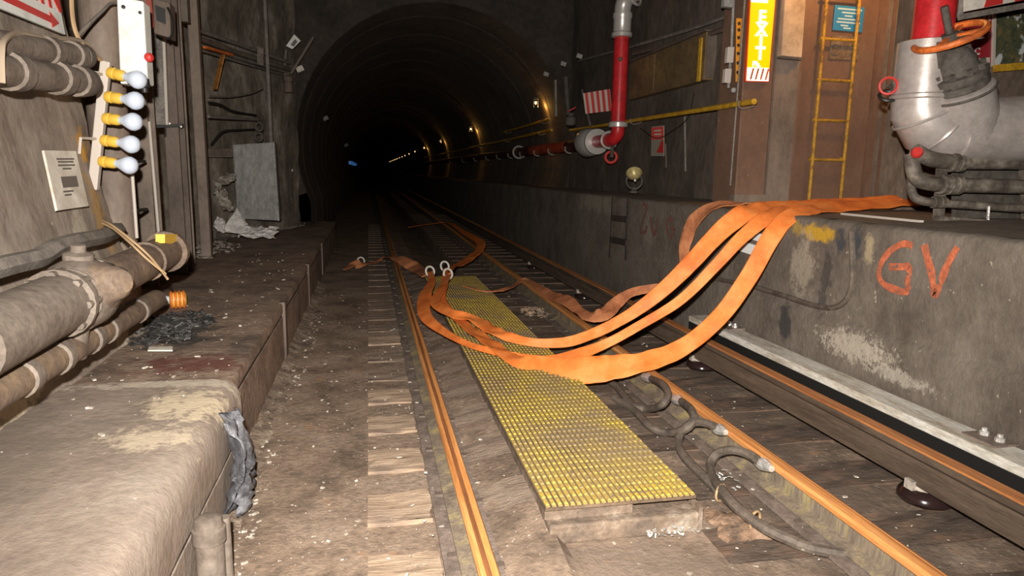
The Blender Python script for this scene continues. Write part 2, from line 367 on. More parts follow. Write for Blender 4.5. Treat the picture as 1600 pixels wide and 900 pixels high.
def copy_tree(o, loc, label=None, group=None):
    r = o.copy(); col.objects.link(r); r.location = loc
    if label: r['label'] = label
    if group: r['group'] = group
    for ch in list(o.children):
        c = ch.copy(); col.objects.link(c); c.parent = r
        for g in list(ch.children):
            d = g.copy(); col.objects.link(d); d.parent = c
    return r

def struct(name, mb, mat, parent=None):
    o = bpy.data.objects.new(name, mb.mesh(name, mat)); col.objects.link(o)
    if parent: o.parent = parent
    else: o['kind'] = 'structure'
    return o

def text_mb(s, size, org, xd, yd, lift=0.0, extrude=0.002, align='LEFT'):
    cu = bpy.data.curves.new('lettering', 'FONT'); cu.body = s; cu.size = size; cu.align_x = align; cu.extrude = extrude
    cu.resolution_u = 3; cu.offset = size * 0.03
    o = bpy.data.objects.new('lettering', cu); col.objects.link(o)
    dg = bpy.context.evaluated_depsgraph_get(); me = bpy.data.meshes.new_from_object(o.evaluated_get(dg))
    xd, yd = Vector(xd).normalized(), Vector(yd).normalized(); zd = xd.cross(yd); org = Vector(org)
    mb = MB().add([org + xd * v.co.x + yd * v.co.y + zd * (v.co.z + lift) for v in me.vertices], [tuple(p.vertices) for p in me.polygons])
    bpy.data.objects.remove(o); bpy.data.curves.remove(cu); bpy.data.meshes.remove(me)
    return mb

def nz(p, s, a): return a * mnoise.fractal(Vector(p) * s, 0.9, 2.0, 4)

# ---------------------------------------------------------------- the setting
def interp(tab, z):
    for (a, xa), (b, xb) in zip(tab, tab[1:]):
        if z <= b: return xa + (xb - xa) * (z - a) / (b - a)
    return tab[-1][1]
LIN = [(0.3, -1.40), (0.54, -1.449), (0.88, -1.522), (1.21, -1.62), (1.63, -1.70), (2.0, -1.745), (2.5, -1.80), (3.2, -1.86), (5.3, -1.92)]
YA, YB = -3.0, 130.0

def fill(x): return 0.060 * min(1, max(0, (x - 0.46) / 0.24)) if x < 0.741 else 0.0
def fz(x, y): return nz((x, y, 0), 3.0, 0.010) + nz((x, y, 5), 14.0, 0.004) + fill(x) * min(1, max(0, (y - 2.1) / 0.5)) * min(1, max(0, (11.8 - y) / 0.5))
def strip(x0, x1, y0, y1, nx, ny, mb):
    mb.grid(lambda u, v: (x0 + (x1 - x0) * u, y0 + (y1 - y0) * v, fz(x0 + (x1 - x0) * u, y0 + (y1 - y0) * v)), nx, ny)
mb = MB()
strip(-0.72, 0.74, 1.2, 12, 28, 200, mb); strip(1.38, 3.0, 1.2, 12, 28, 200, mb); strip(0.74, 1.38, 1.2, 2.78, 14, 34, mb)
strip(-0.72, 3.0, YA, 1.2, 4, 4, mb); strip(-0.72, 0.74, 12, YB, 2, 60, mb); strip(1.38, 3.0, 12, YB, 2, 60, mb)
strip(-1.6, -0.72, 14.5, YB, 2, 40, mb)
for a, b, c, d in [((0.74, 0.0), (0.74, -0.32), 0, 0), ((0.74, -0.32), (1.38, -0.32), 0, 0), ((1.38, -0.32), (1.38, 0.0), 0, 0)]:
    mb.add([(a[0], 2.78, a[1]), (b[0], 2.78, b[1]), (b[0], YB, b[1]), (a[0], YB, a[1])], [(0, 1, 2, 3)])
mb.add([(0.74, 2.78, 0), (1.38, 2.78, 0), (1.38, 2.78, -0.32), (0.74, 2.78, -0.32)], [(0, 1, 2, 3)])
floor = struct('floor', mb, m_floor)

# wooden half ties bedded in the concrete, one object each, under both rails
def tie_mesh(x0, x1, k, mat, top=0.020):
    random.seed(k); L = x1 - x0
    ex = [random.uniform(-0.014, 0.014) for _ in range(8)]
    def f(u, v):
        x = x0 + L * u; y = -0.135 + 0.27 * v
        z = top + nz((x * 2, y * 9, k * 3.1), 2.2, 0.010) + (fill(x) if 0.4 < x0 < 0.6 else 0)
        return (x + (ex[int(v * 3.99)] if u == 1 else 0), y + (ex[int(u * 3.99) + 4] if v in (0, 1) else 0), z)
    m = MB(); m.grid(f, 5, 4, False)
    m.add([(x0, -0.13, -0.02), (x1, -0.13, -0.02), (x1, -0.13, top), (x0, -0.13, top)], [(0, 1, 2, 3)])
    m.add([(x0, -0.13, -0.02), (x0, 0.13, -0.02), (x0, 0.13, top), (x0, -0.13, top)], [(3, 2, 1, 0)])
    m.add([(x1, -0.13, -0.02), (x1, 0.13, -0.02), (x1, 0.13, top), (x1, -0.13, top)], [(0, 1, 2, 3)])
    return m.mesh('wooden_tie', mat)
tieL = [tie_mesh(-0.03, 0.255, k, m_tie if k in (0, 1, 3) else m_tied, 0.020 if k != 2 else 0.010) for k in range(4)]
tieM = [tie_mesh(0.47, 0.735, 20 + k, m_tied, 0.008) for k in range(4)]
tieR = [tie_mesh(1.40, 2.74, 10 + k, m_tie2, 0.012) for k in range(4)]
TIES = [1.90 + 0.53 * i for i in range(44)]
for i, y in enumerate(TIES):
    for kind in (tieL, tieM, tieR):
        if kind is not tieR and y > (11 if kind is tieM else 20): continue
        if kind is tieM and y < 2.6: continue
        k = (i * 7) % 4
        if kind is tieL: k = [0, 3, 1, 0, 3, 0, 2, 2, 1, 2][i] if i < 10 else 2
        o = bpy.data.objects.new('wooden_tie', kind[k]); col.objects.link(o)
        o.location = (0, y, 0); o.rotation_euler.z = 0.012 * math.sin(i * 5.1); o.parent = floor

# low bench on the left: near cast block, then a stretch with an overhanging lid
def extr(prof, ys, amp, s=4.0, smooth=True):
    n = len(prof) - 1
    return MB().grid(lambda u, v: (lambda x, z, y: (x + nz((x, y, z), s, amp), y, z + nz((x, y, 7), s, amp)))(*prof[round(u * n)], ys[round(v * (len(ys) - 1))]), n, len(ys) - 1, smooth)
def lin(a, b, n): return [a + (b - a) * i / n for i in range(n + 1)]
near_prof = [(-1.65, 0.5), (-1.5, 0.5), (-1.35, 0.5), (-1.2, 0.5), (-1.05, 0.5), (-0.9, 0.5), (-0.78, 0.498), (-0.71, 0.488), (-0.672, 0.462), (-0.654, 0.42), (-0.65, 0.34), (-0.65, 0.26),
             (-0.651, 0.242), (-0.80, 0.240), (-0.80, 0.216), (-0.654, 0.215), (-0.655, 0.10), (-0.655, -0.03)]
mb = extr(near_prof, lin(YA, 3.51, 110), 0.004)
mb.add([(x, 3.51, z) for x, z in near_prof] + [(-1.65, 3.51, -0.03)], [tuple(range(len(near_prof) + 1))])
nb = struct('floor_bench_near', mb, m_bench)
struct('seam_shade', MB().box(-0.75, -0.660, YA, 3.49, 0.15, 0.30), m_black, nb)  # black strip stands in for the shade inside the open seam
far_prof = [(-2.8, 0.487), (-2.2, 0.487), (-1.8, 0.487), (-1.5, 0.487), (-1.3, 0.487), (-1.1, 0.487), (-0.9, 0.487), (-0.74, 0.485), (-0.698, 0.480), (-0.690, 0.465), (-0.690, 0.408), (-0.90, 0.406),
            (-0.90, 0.378), (-0.691, 0.376), (-0.69, 0.15), (-0.69, -0.03)]
mb = extr(far_prof, lin(3.505, 14.5, 130), 0.004)
mb.add([(x, 14.5, z) for x, z in far_prof] + [(-2.8, 14.5, -0.03)], [tuple(range(len(far_prof) + 1))])
bench = struct('floor_bench_far', mb, m_benchfar)
struct('seam_shade', MB().box(-0.80, -0.699, 3.52, 14.4, 0.30, 0.45), m_black, bench)  # black box painting the shadow in the gap under the lid
for y in (5.6, 7.9, 10.2):
    bev(struct('joint_strap', MB().box(-0.72, -0.672, y, y + 0.10, 0.02, 0.488), m_dsteel, bench), 0.006)

# battered lining on the left, ending in a square return
def lx(y, z): return interp(LIN, z) + nz((0, y, z), 1.8, 0.018) + nz((3, y, z), 7.0, 0.006)
mb = MB().grid(lambda u, v: (lx(YA + (4.8 - YA) * u, 0.3 + 5 * v), YA + (4.8 - YA) * u, 0.3 + 5 * v), 90, 70)
mb.grid(lambda u, v: (lx(4.8, 0.3 + 5 * v) + (-2.8 - lx(4.8, 0.3 + 5 * v)) * u, 4.8 + 0.01 * math.sin(9 * u), 0.3 + 5 * v), 8, 70)
struct('wall_left_lining', mb, m_lining)
struct('wall_left_recess', MB().grid(lambda u, v: (-2.75 + nz((1, 8 * u, 5 * v), 1, 0.02), 4.8 + 4.6 * u, 0.4 + 4.9 * v), 20, 20), m_recess)
FA, FB = Vector((-2.75, 9.4, 0)), Vector((-1.25, 13.2, 0))
mb = MB().grid(lambda u, v: tuple(FA + (FB - FA) * u + Vector((nz((9 * u, 9, 5 * v), 1.1, 0.05), nz((9 * u, 2, 5 * v), 1.3, 0.03), 0.4 + 4.9 * v))), 30, 34)
struct('wall_left_flare', mb, m_greywall)

# right: waist-high kerb wall with a ledge, its walkway, and the sooty wall behind
kp = [(2.955, -0.03), (2.955, 0.2), (2.955, 0.4), (2.957, 0.59), (2.962, 0.615), (2.985, 0.64), (2.985, 0.8), (2.985, 0.95), (2.985, 1.1), (2.985, 1.215), (2.992, 1.245), (3.012, 1.265), (3.06, 1.27)]
struct('wall_right_kerb', extr(kp, lin(YA, 13, 170) + lin(14, YB, 60), 0.006, 5.0), m_curb)
tp = [(3.05, 1.27), (3.2, 1.27), (3.4, 1.27), (3.6, 1.27), (3.75, 1.27), (3.95, 1.275)]
mb = extr(tp, lin(YA, 13, 120) + lin(14, YB, 30), 0.005)
mb.grid(lambda u, v: (3.94 + 4 * u, YA + (6.7 - YA) * v, 1.272), 4, 4)
struct('floor_right_walkway', mb, m_curbtop)
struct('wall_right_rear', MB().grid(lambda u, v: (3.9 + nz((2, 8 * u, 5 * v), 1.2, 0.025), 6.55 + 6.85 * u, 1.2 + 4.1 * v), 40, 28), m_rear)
struct('wall_alcove', MB().grid(lambda u, v: (3.92 + 4 * u, 6.5, 1.2 + 4.1 * v), 4, 4), m_alcove)
struct('wall_right_near', MB().box(4.58, 8, 5.30, 5.5, 1.2, 5.25), m_recess)

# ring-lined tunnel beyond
TC = (1.32, 2.0)
def vault_ring(y, r):
    out = []
    for k in range(33):
        a = math.radians(-24 + 228 * k / 32)
        out.append((TC[0] + r * math.cos(a), y, max(TC[1] + r * math.sin(a), -0.05)))
    out = [(out[0][0], y, -0.05)] + out + [(out[-1][0], y, -0.05)]
    return out
R = []
y = 13.2
while y < YB:
    R += [vault_ring(y, 2.60), vault_ring(y + 0.06, 2.612)]
    R += [vault_ring(y + 1.20, 2.612), vault_ring(y + 1.26, 2.60)]
    y += 1.9 if y < 60 else 6
mb = MB(); k = len(R[0])
vs = [p for r in R for p in r]
mb.add(vs, [(i * k + j, i * k + j + 1, (i + 1) * k + j + 1, (i + 1) * k + j) for i in range(len(R) - 1) for j in range(k - 1)])
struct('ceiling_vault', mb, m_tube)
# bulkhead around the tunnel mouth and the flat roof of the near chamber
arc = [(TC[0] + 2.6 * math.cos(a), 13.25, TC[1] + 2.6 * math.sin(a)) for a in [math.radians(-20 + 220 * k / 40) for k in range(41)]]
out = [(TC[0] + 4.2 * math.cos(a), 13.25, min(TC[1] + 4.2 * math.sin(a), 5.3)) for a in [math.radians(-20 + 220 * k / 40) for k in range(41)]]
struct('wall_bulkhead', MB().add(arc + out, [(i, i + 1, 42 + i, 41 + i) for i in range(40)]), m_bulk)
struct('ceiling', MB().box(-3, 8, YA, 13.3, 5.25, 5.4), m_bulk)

# ridge of old grit banked along the bench foot
bank = MB().grid(lambda u, v: (-0.70 + 0.13 * u + nz((0, v * 12, 3), 2, .02), 2.9 + 6.5 * v, (1 - u) ** 1.3 * (0.05 + nz((1, v * 12, 0), 1.4, .03)) + nz((u * 3, v * 40, 1), 1.5, .006) - .004), 8, 130)
struct('grit_bank', bank, M('banked_grit', (0.27, 0.195, 0.14), (0.12, 0.09, 0.07), (0.44, 0.36, 0.27), 9, .95, bump=.8, bscale=40, specks=[(WH, .66, 30, .03)]), floor)['kind'] = 'stuff'

# ---------------------------------------------------------------- rails
def rail(name, label, x, bands, z0=0.0, far=YB):
    t = Thing(name, label, 'rail', (x, 2.0, 0))
    t.part('rail_web', MB().prismY([(x + a, b + z0) for a, b in [(-0.07, 0.045), (0.07, 0.045), (0.07, 0.056), (0.013, 0.07), (0.009, 0.138), (-0.009, 0.138), (-0.013, 0.07), (-0.07, 0.056)]], 0.3, far), m_railweb)
    t.part('rail_head', MB().prismY([(x + a, b + z0) for a, b in [(-0.009, 0.137), (0.009, 0.137), (0.034, 0.146), (0.037, 0.168), (0.030, 0.180), (-0.030, 0.180), (-0.037, 0.168), (-0.034, 0.146)]], 0.3, far), m_railhead)
    for a, b in bands:
        t.part('wear_band', MB().box(x + a, x + b, 0.3, far, 0.176, 0.1806), m_railwear, label='dark brown band worn along the rail top')
    pm = MB().box(-0.125, 0.10, -0.265, 0.262, 0.020, 0.036).mesh('tie_plate', m_plate)
    sm = MB().box(-0.02, 0.02, -0.016, 0.016, 0.034, 0.046).mesh('rail_spike', m_dsteel)
    for y in TIES[:26]:
        o = bpy.data.objects.new('tie_plate', pm); col.objects.link(o); o.parent = t.o; o.location = (0, y - 2.0, 0)
        for dx, dy in ((-0.085, 0.05), (0.085, -0.05)):
            q = bpy.data.objects.new('rail_spike', sm); col.objects.link(q); q.parent = o; q.location = (dx, dy, 0)
    return t
rail('running_rail', 'rust-orange running rail on the left, beside the yellow gritted ramp and open concrete', 0.385, [(-.014, .006)])
rail('running_rail', 'orange-topped running rail on the right with looped cables bonded to its side', 1.925, [(.012, .016), (.026, .030)])

X3 = 2.57
t = Thing('third_rail', 'heavy third rail with orange top carried on black insulators along the kerb wall', 'rail', (X3, 3, 0.11))
t.part('rail_web', MB().prismY([(X3 + a, b) for a, b in [(-0.065, 0.115), (0.065, 0.115), (0.065, 0.135), (0.02, 0.155), (0.018, 0.215), (0.04, 0.235), (0.04, 0.268), (-0.042, 0.268), (-0.042, 0.235), (-0.02, 0.215), (-0.025, 0.155), (-0.065, 0.135)]], 0.3, YB), m_third)
t.part('rail_head', MB().prismY([(X3 + a, b) for a, b in [(-0.042, 0.2681), (0.040, 0.2681), (0.036, 0.277), (-0.038, 0.277)]], 0.3, YB), m_thirdhead)

def insulator(loc):
    x, y = loc
    t = Thing('rail_insulator', 'glossy black bell insulator under the third rail, nearest the camera at lower right', 'insulator', (x, y, 0), )
    t.part('bell', MB().lathe((x, y, 0.03), (0, 0, 1), [(0.0, 0.0), (0.115, 0.0), (0.125, 0.012), (0.122, 0.03), (0.105, 0.052), (0.07, 0.068), (0.045, 0.072), (0, 0.072)], 24), m_insul)
    t.part('cap', MB().lathe((x - 0.02, y, 0.095), (0, 0, 1), [(0.075, 0.0), (0.07, 0.010), (0.062, 0.02), (0, 0.02)], 14), m_cap, label='chalky pale insulator cap')
    t.part('clip', MB().box(x - 0.105, x - 0.075, y - 0.025, y + 0.025, 0.09, 0.135), m_cap)
    return t.o
i0 = insulator((X3 + 0.02, 2.59))
copy_tree(i0, (X3 + 0.02, 4.86, 0), 'black bell insulator second along the third rail, behind the orange hose loop')
copy_tree(i0, (X3 + 0.02, 7.95, 0), 'small-looking black insulator third along the third rail, left of the hanging hoses')
copy_tree(i0, (X3 + 0.02, 10.6, 0), 'dim farthest black insulator under the third rail, near where its orange top fades')

t = Thing('guard_board', 'long white-edged plank lying between third rail and kerb wall', 'board', (2.84, 3.5, 0.29))
bev(t.part('plank', MB().box(2.745, 2.925, 0.4, 5.45, 0.275, 0.325), m_board), 0.006)
for y in (2.55, 4.95):
    b = t.part('bracket', MB().box(2.80, 2.945, y - 0.09, y + 0.09, 0.324, 0.336), m_plate, label='dull steel splice plate')
    for dy in (-0.045, 0.04):
        t.part('bolt', MB().lathe((2.88, y + dy, 0.335), (0, 0, 1), [(0.022, 0), (0.022, 0.018), (0.013, 0.022), (0.012, 0.036), (0, 0.038)], 8), m_lug, b, label='bright bolt head')
t.part('gap_shade_strip', MB().box(2.748, 2.758, 0.4, 5.45, 0.03, 0.276), m_black, label='black strip standing in for shadow under the plank edge')  # added black face, makes the gap behind the third rail read as shadow
for y in (1.3, 3.7, 5.3):
    t.part('support_arm', MB().box(2.84, 2.90, y, y + 0.07, 0.0, 0.276), m_dsteel)

# ---------------------------------------------------------------- gritted yellow ramp over the drain
RX0, RX1, RY0, RY1 = 0.70, 1.385, 2.575, 9.0
t = Thing('gritted_ramp', 'long yellow studded walkway mat lying between the running rails', 'walkway', (1.04, 5.0, 0.0))
t.part('base_plate', MB().box(RX0, RX1, RY0, RY1, 0.142, 0.156), m_matbase)
nc = 25; pr = 0.066; w = (RX1 - RX0) / nc
for c in range(nc):
    x = RX0 + w * c
    t.part('ridge', MB().box(x + .0045, x + w - .0045, RY0 + .004, RY1, 0.155, 0.1615), m_ridge)
mb = MB(); y = RY0 + 0.010; row = 0
while y + pr < RY1:
    for c in range(nc):
        x = RX0 + w * c
        x0, x1, y0, y1 = x + 0.0055, x + w - 0.0055, y, y + pr * .70
        h = 0.167 + 0.001 * math.sin(row * 1.7 + c)
        vs = [(x0, y0, 0.161), (x1, y0, 0.161), (x1, y1, 0.161), (x0, y1, 0.161), (x0 + .003, y0 + .006, h), (x1 - .003, y0 + .006, h), (x1 - .003, y1 - .006, h), (x0 + .003, y1 - .006, h)]
        mb.add(vs, [(4, 5, 6, 7), (0, 1, 5, 4), (1, 2, 6, 5), (2, 3, 7, 6), (3, 0, 4, 7)])
    y += pr; row += 1
t.part('tread_stud', mb, m_yellow, kind='stuff')
bev(t.part('end_box', MB().box(0.715, 1.395, 2.545, 2.70, 0.0, 0.088), m_trough, label='grey-brown boxed end timber under the mat'), 0.01)
t.part('end_lip', MB().box(0.705, 1.10, 2.60, 2.70, 0.088, 0.142), m_trough)
for x in (0.72, 1.31):
    t.part('side_runner', MB().box(x, x + 0.05, 2.74, RY1, 0.0, 0.142), m_trough)
t.part('corner_bracket', MB().box(1.392, 1.41, 2.55, 2.66, 0.0, 0.11), m_trough)

# ---------------------------------------------------------------- orange hoses
def hose(label, ctrl, mat, loc, sub=8, thick=0.007, wr=0.009, name='flat_hose', grp=None):
    """ctrl: (point, flat width, normal of the flat side)"""
    Pn = spline([Vector(c[0]) for c in ctrl], sub); Wn = spline([Vector((c[1], 0, 0)) for c in ctrl], sub); Nn = spline([Vector(c[2]).normalized() for c in ctrl], sub)
    R = []
    for i, p in enumerate(Pn):
        t = (Pn[min(i + 1, len(Pn) - 1)] - Pn[max(i - 1, 0)]).normalized()
        n = Nn[i]; n = (n - t * n.dot(t))
        n = n.normalized() if n.length > 1e-4 else Vector((0, 0, 1))
        w = t.cross(n); hw = Wn[i].x / 2; r = []
        prof = [(-1, 0), (-0.93, 0.8), (-0.5, 1.0), (-0.2, 0.8), (0.2, 0.85), (0.55, 1.0), (0.93, 0.8), (1, 0), (0.93, -0.8), (0.5, -1), (0, -0.8), (-0.5, -1), (-0.93, -0.8)]
        for a, b in prof:
            q = p + w * (a * hw)
            g = max(0, mnoise.noise(p * 2.2 + Vector((3, 1, 0)))) * 1.6
            d = nz(q, 6, wr) + nz(q + Vector((4, 4, 4)), 22, wr * 0.5) + g * hw * .16 * math.sin(i * 1.15 + a * 2.2) + hw * .14 * mnoise.noise(p * 3.0) * abs(a)
            r.append(q + n * (b * thick + d))
        R.append(r)
    return solo(name, MB().rings(R), mat, label, 'hose', loc, grp or 'orange hoses dragged over the kerb wall')
UP = (0, 0, 1); FR = (-0.35, -0.85, 0.45); FT = (-0.3, -0.6, 0.75)
hose('lowest orange hose, its broad creased bend hanging nearest the camera over the right rail', [
    ((4.729, 5.150, 1.347), .11, (0, -.3, 1)), ((4.157, 5.000, 1.328), .13, (0, -.4, 1)), ((3.587, 4.800, 1.313), .14, (-.1, -.5, .8)), ((3.140, 4.520, 1.297), .14, (-.2, -.5, .8)), ((2.927, 4.420, 1.237), .14, (-.5, -.6, .6)),
    ((2.779, 4.360, 1.100), .13, FR), ((2.616, 4.320, 0.846), .125, FR), ((2.397, 4.280, 0.579), .12, FR), ((2.134, 4.250, 0.384), .12, FR), ((1.834, 4.220, 0.285), .16, FT), ((1.590, 4.240, 0.249), .20, FT),
    ((1.366, 4.320, 0.217), .19, (-.3, -.8, .5)), ((1.180, 4.567, 0.200), .12, FR), ((0.978, 4.841, 0.200), .06, FR), ((0.759, 5.161, 0.200), .05, FR), ((0.596, 5.670, 0.200), .07, (-.6, -.6, .5)), ((0.491, 6.254, 0.220), .12, FT), ((0.553, 7.033, 0.260), .15, FT), ((0.695, 7.888, 0.270), .10, FT), ((0.746, 8.651, 0.280), .07, FT)],
    m_hose, (1.366, 4.320, 0.217))
hose('middle orange hose of the three strands, rising thin and twisted to the kerb wall', [
    ((4.694, 5.220, 1.350), .10, (0, -.3, 1)), ((4.037, 5.120, 1.338), .12, (0, -.4, 1)), ((3.454, 4.920, 1.316), .13, (0, -.5, 1)), ((2.944, 4.620, 1.261), .13, (-.4, -.6, .6)), ((2.661, 4.520, 1.108), .10, FR), ((2.463, 4.520, 0.898), .085, FR), ((2.222, 4.550, 0.646), .075, FR),
    ((1.934, 4.600, 0.452), .07, FR), ((1.679, 4.700, 0.280), .075, FR), ((1.335, 4.611, 0.210), .11, FT), ((1.066, 4.582, 0.210), .12, FT), ((0.970, 4.804, 0.220), .13, UP), ((0.883, 5.296, 0.220), .13, UP), ((0.769, 5.993, 0.220), .10, UP), ((0.706, 6.833, 0.240), .10, FT), ((0.819, 7.645, 0.270), .09, FT), ((0.943, 8.656, 0.310), .07, FT)],
    m_hose, (1.335, 4.611, 0.210))
hose('upper orange hose of the three strands, stretched from kerb top down across the mat', [
    ((4.585, 5.250, 1.381), .10, (0, -.3, 1)), ((4.011, 5.250, 1.348), .12, (0, -.4, 1)), ((3.414, 5.050, 1.320), .14, (0, -.5, 1)), ((2.907, 4.800, 1.294), .16, (-.3, -.6, .7)), ((2.689, 4.720, 1.210), .15, FR), ((2.520, 4.700, 1.072), .135, FR), ((2.331, 4.700, 0.870), .125, FR), ((2.129, 4.750, 0.655), .11, FR),
    ((1.910, 4.800, 0.477), .09, FR), ((1.694, 4.900, 0.330), .085, FR), ((1.488, 5.064, 0.220), .085, FR), ((1.224, 5.161, 0.210), .07, FR), ((1.032, 5.390, 0.230), .11, (-.2, -.3, .9)), ((0.897, 5.839, 0.250), .15, UP), ((0.709, 6.073, 0.270), .08, (-.3, -.8, .5)), ((0.620, 6.615, 0.270), .11, FT), ((0.755, 7.315, 0.290), .10, FT), ((0.922, 8.172, 0.300), .08, FT)],
    m_hose, (1.224, 5.161, 0.210))
hose('dull orange hose draped down the kerb wall face behind the bright strands', [
    ((3.178, 5.000, 1.331), .13, (0, -.2, 1)), ((3.039, 5.300, 1.311), .13, (0, -.3, 1)), ((2.950, 5.550, 1.264), .14, (-.6, -.5, .7)), ((2.900, 5.762, 1.137), .15, (-.9, -.5, .3)), ((2.880, 5.867, 0.969), .14, (-.9, -.5, .2)), ((2.860, 5.857, 0.802), .10, (-.9, -.4, 0)), ((2.840, 5.793, 0.631), .06, (-.9, -.3, 0)), ((2.750, 5.833, 0.530), .07, FR),
    ((2.600, 5.923, 0.493), .08, FR), ((2.420, 6.026, 0.429), .11, FT), ((2.280, 6.035, 0.331), .14, FT), ((2.120, 5.882, 0.268), .16, FT), ((2.000, 5.948, 0.233), .14, FT), ((1.980, 6.224, 0.232), .10, FT), ((1.970, 6.636, 0.250), .16, FT), ((1.960, 7.179, 0.206), .14, FT), ((1.950, 7.790, 0.204), .10, FT), ((1.940, 8.508, 0.169), .08, FT), ((1.629, 7.935, 0.170), .06, FT), ((1.313, 7.686, 0.180), .05, UP), ((1.088, 7.950, 0.200), .06, UP)],
    m_hosedirty, (2.120, 5.882, 0.268))
hose('far orange hose end folded into a sharp elbow past the mat, in the dark', [
    ((0.981, 17.264, 0.150), .07, UP), ((1.574, 18.201, 0.160), .08, UP), ((2.043, 18.133, 0.200), .10, UP), ((2.013, 14.461, 0.240), .13, FT), ((1.976, 12.315, 0.280), .16, FT), ((1.782, 11.236, 0.240), .18, FT), ((1.541, 10.542, 0.220), .2, FT), ((1.302, 9.879, 0.200), .2, FT), ((1.080, 9.268, 0.240), .16, FT), ((0.956, 8.477, 0.270), .10, FT)],
    m_hose, (1.782, 11.236, 0.240))
hose('frayed orange hose tail lying leftwards across the left rail onto bare concrete', [
    ((-0.395, 10.754, 0.020), .05, UP), ((-0.265, 11.040, 0.050), .16, FT), ((-0.126, 11.033, 0.070), .16, FT), ((0.067, 11.327, 0.050), .10, UP), ((0.246, 11.434, 0.120), .08, UP), ((0.384, 10.618, 0.210), .12, FT), ((0.526, 10.153, 0.200), .18, FT), ((0.644, 9.812, 0.160), .18, FT), ((0.687, 8.725, 0.220), .10, FT)],
    m_hosedirty, (0.246, 11.434, 0.120))
tie = MB().torus((0, 0, 0), (0.45, -0.8, 0.25), 0.075, 0.014, 20, 6)
ring_labels = ['white cord ring around the hose nearest the left rail, above the knot', 'topmost white cord ring of the knot, half hidden behind its neighbour', 'white cord ring lying over a red hose end, right side of the knot', 'white cord ring on the hose tail lying left of the rails']
ring0 = None
for (loc, lb) in zip([(0.734, 8.513, 0.300), (0.945, 8.752, 0.330), (0.926, 8.210, 0.310), (-0.147, 11.197, 0.090)], ring_labels):
    if ring0 is None:
        ring0 = solo('cord_ring', MB().torus(loc, (0.45, -0.8, 0.25), 0.062, 0.013, 20, 6), m_ring, lb, 'ring', loc, 'white cord rings tying the hoses')
    else:
        copy_tree(ring0, loc, lb)

# ---------------------------------------------------------------- bond cables at the right rail
def bond(label, pts, lug, loc):
    t = Thing('bond_cable', label, 'cable', loc, 'looped bond cables')
    t.part('cable', MB().tube(pts, 0.024, 8, sub=7), m_cable)
    a, b = lug
    t.part('lug', MB().tube([a, Vector(a).lerp(Vector(b), .5), b], [0.026, 0.034, 0.016], 8), m_lug, label='bright silver crimped lug')
bond('farthest looped rubber bond cable, curling beside the right rail just below the hose', [(1.860, 4.180, 0.174), (1.820, 3.918, 0.222), (1.790, 3.764, 0.210), (1.720, 3.687, 0.170), (1.739, 3.943, 0.050), (1.680, 4.014, 0.050), (1.685, 4.224, 0.050), (1.703, 4.436, 0.050), (1.691, 4.706, 0.040)],
     ((1.870, 4.335, 0.144), (1.860, 4.159, 0.176)), (1.860, 4.180, 0.174))
bond('second looped bond cable, its bend between the first loop and the next', [(1.860, 3.718, 0.172), (1.820, 3.510, 0.194), (1.790, 3.414, 0.169), (1.730, 3.398, 0.122), (1.697, 3.538, 0.050), (1.632, 3.631, 0.050), (1.646, 3.864, 0.045), (1.652, 4.022, 0.040), (1.611, 4.211, 0.040)],
     ((1.870, 3.846, 0.149), (1.860, 3.700, 0.174)), (1.860, 3.718, 0.172))
bond('third bond cable arching over the second and running on along the mat edge', [(1.860, 3.264, 0.173), (1.830, 3.347, 0.173), (1.790, 3.427, 0.145), (1.740, 3.448, 0.094), (1.677, 3.360, 0.060), (1.637, 3.196, 0.050), (1.631, 2.999, 0.045), (1.627, 2.796, 0.040), (1.636, 2.580, 0.040), (1.677, 2.394, 0.040), (1.749, 2.279, 0.040), (1.861, 2.211, 0.040)],
     ((1.870, 3.324, 0.156), (1.870, 3.198, 0.172)), (1.860, 3.264, 0.173))
bond('nearest thick bond cable, a short arch ending in a large silver lug', [(1.860, 2.843, 0.159), (1.840, 2.927, 0.168), (1.800, 2.999, 0.161), (1.760, 3.071, 0.116), (1.711, 3.055, 0.070), (1.658, 2.932, 0.060), (1.600, 2.721, 0.085), (1.583, 2.549, 0.085), (1.621, 2.383, 0.075), (1.703, 2.301, 0.055)],
     ((1.870, 2.886, 0.149), (1.870, 2.759, 0.159)), (1.860, 2.843, 0.159))
t = Thing('timber_stub', 'rust-brown broken timber stub right of the mat end', 'timber', (1.60, 2.5, 0))
t.part('block', MB().grid(lambda u, v: (1.46 + .26 * u + nz((u * 3, v * 3, 2), 1, .03), 2.42 + .26 * v + nz((u * 3, v * 3, 5), 1, .03), .05 * math.sin(math.pi * min(max(u, .02), .98)) ** .4 * math.sin(math.pi * min(max(v, .02), .98)) ** .4 + nz((u * 4, v * 4, 0), 1, .02) - .005), 12, 12), M('rust_brown_wood', (.26, .16, .10), (.10, .075, .06), (.36, .24, .16), 8, .9, bump=.8, bscale=30))
for q in ((1.609, 2.758, 0.060), (1.628, 2.491, 0.060)):
    t2 = solo('cable_tie', MB().torus(q, (.45, -.8, 0), .040, .006, 16, 6), m_wire, 'tan twine loop round the paired cables, ' + ('near the timber' if q[1] < 2.7 else 'just past the large silver lug'), 'tie', q)

# ---------------------------------------------------------------- left wall: pipes, wiring, lamps, signs
def on_pipe(path, r, sub=0, seg=14): return MB().tube(path, r, seg, sub=sub)

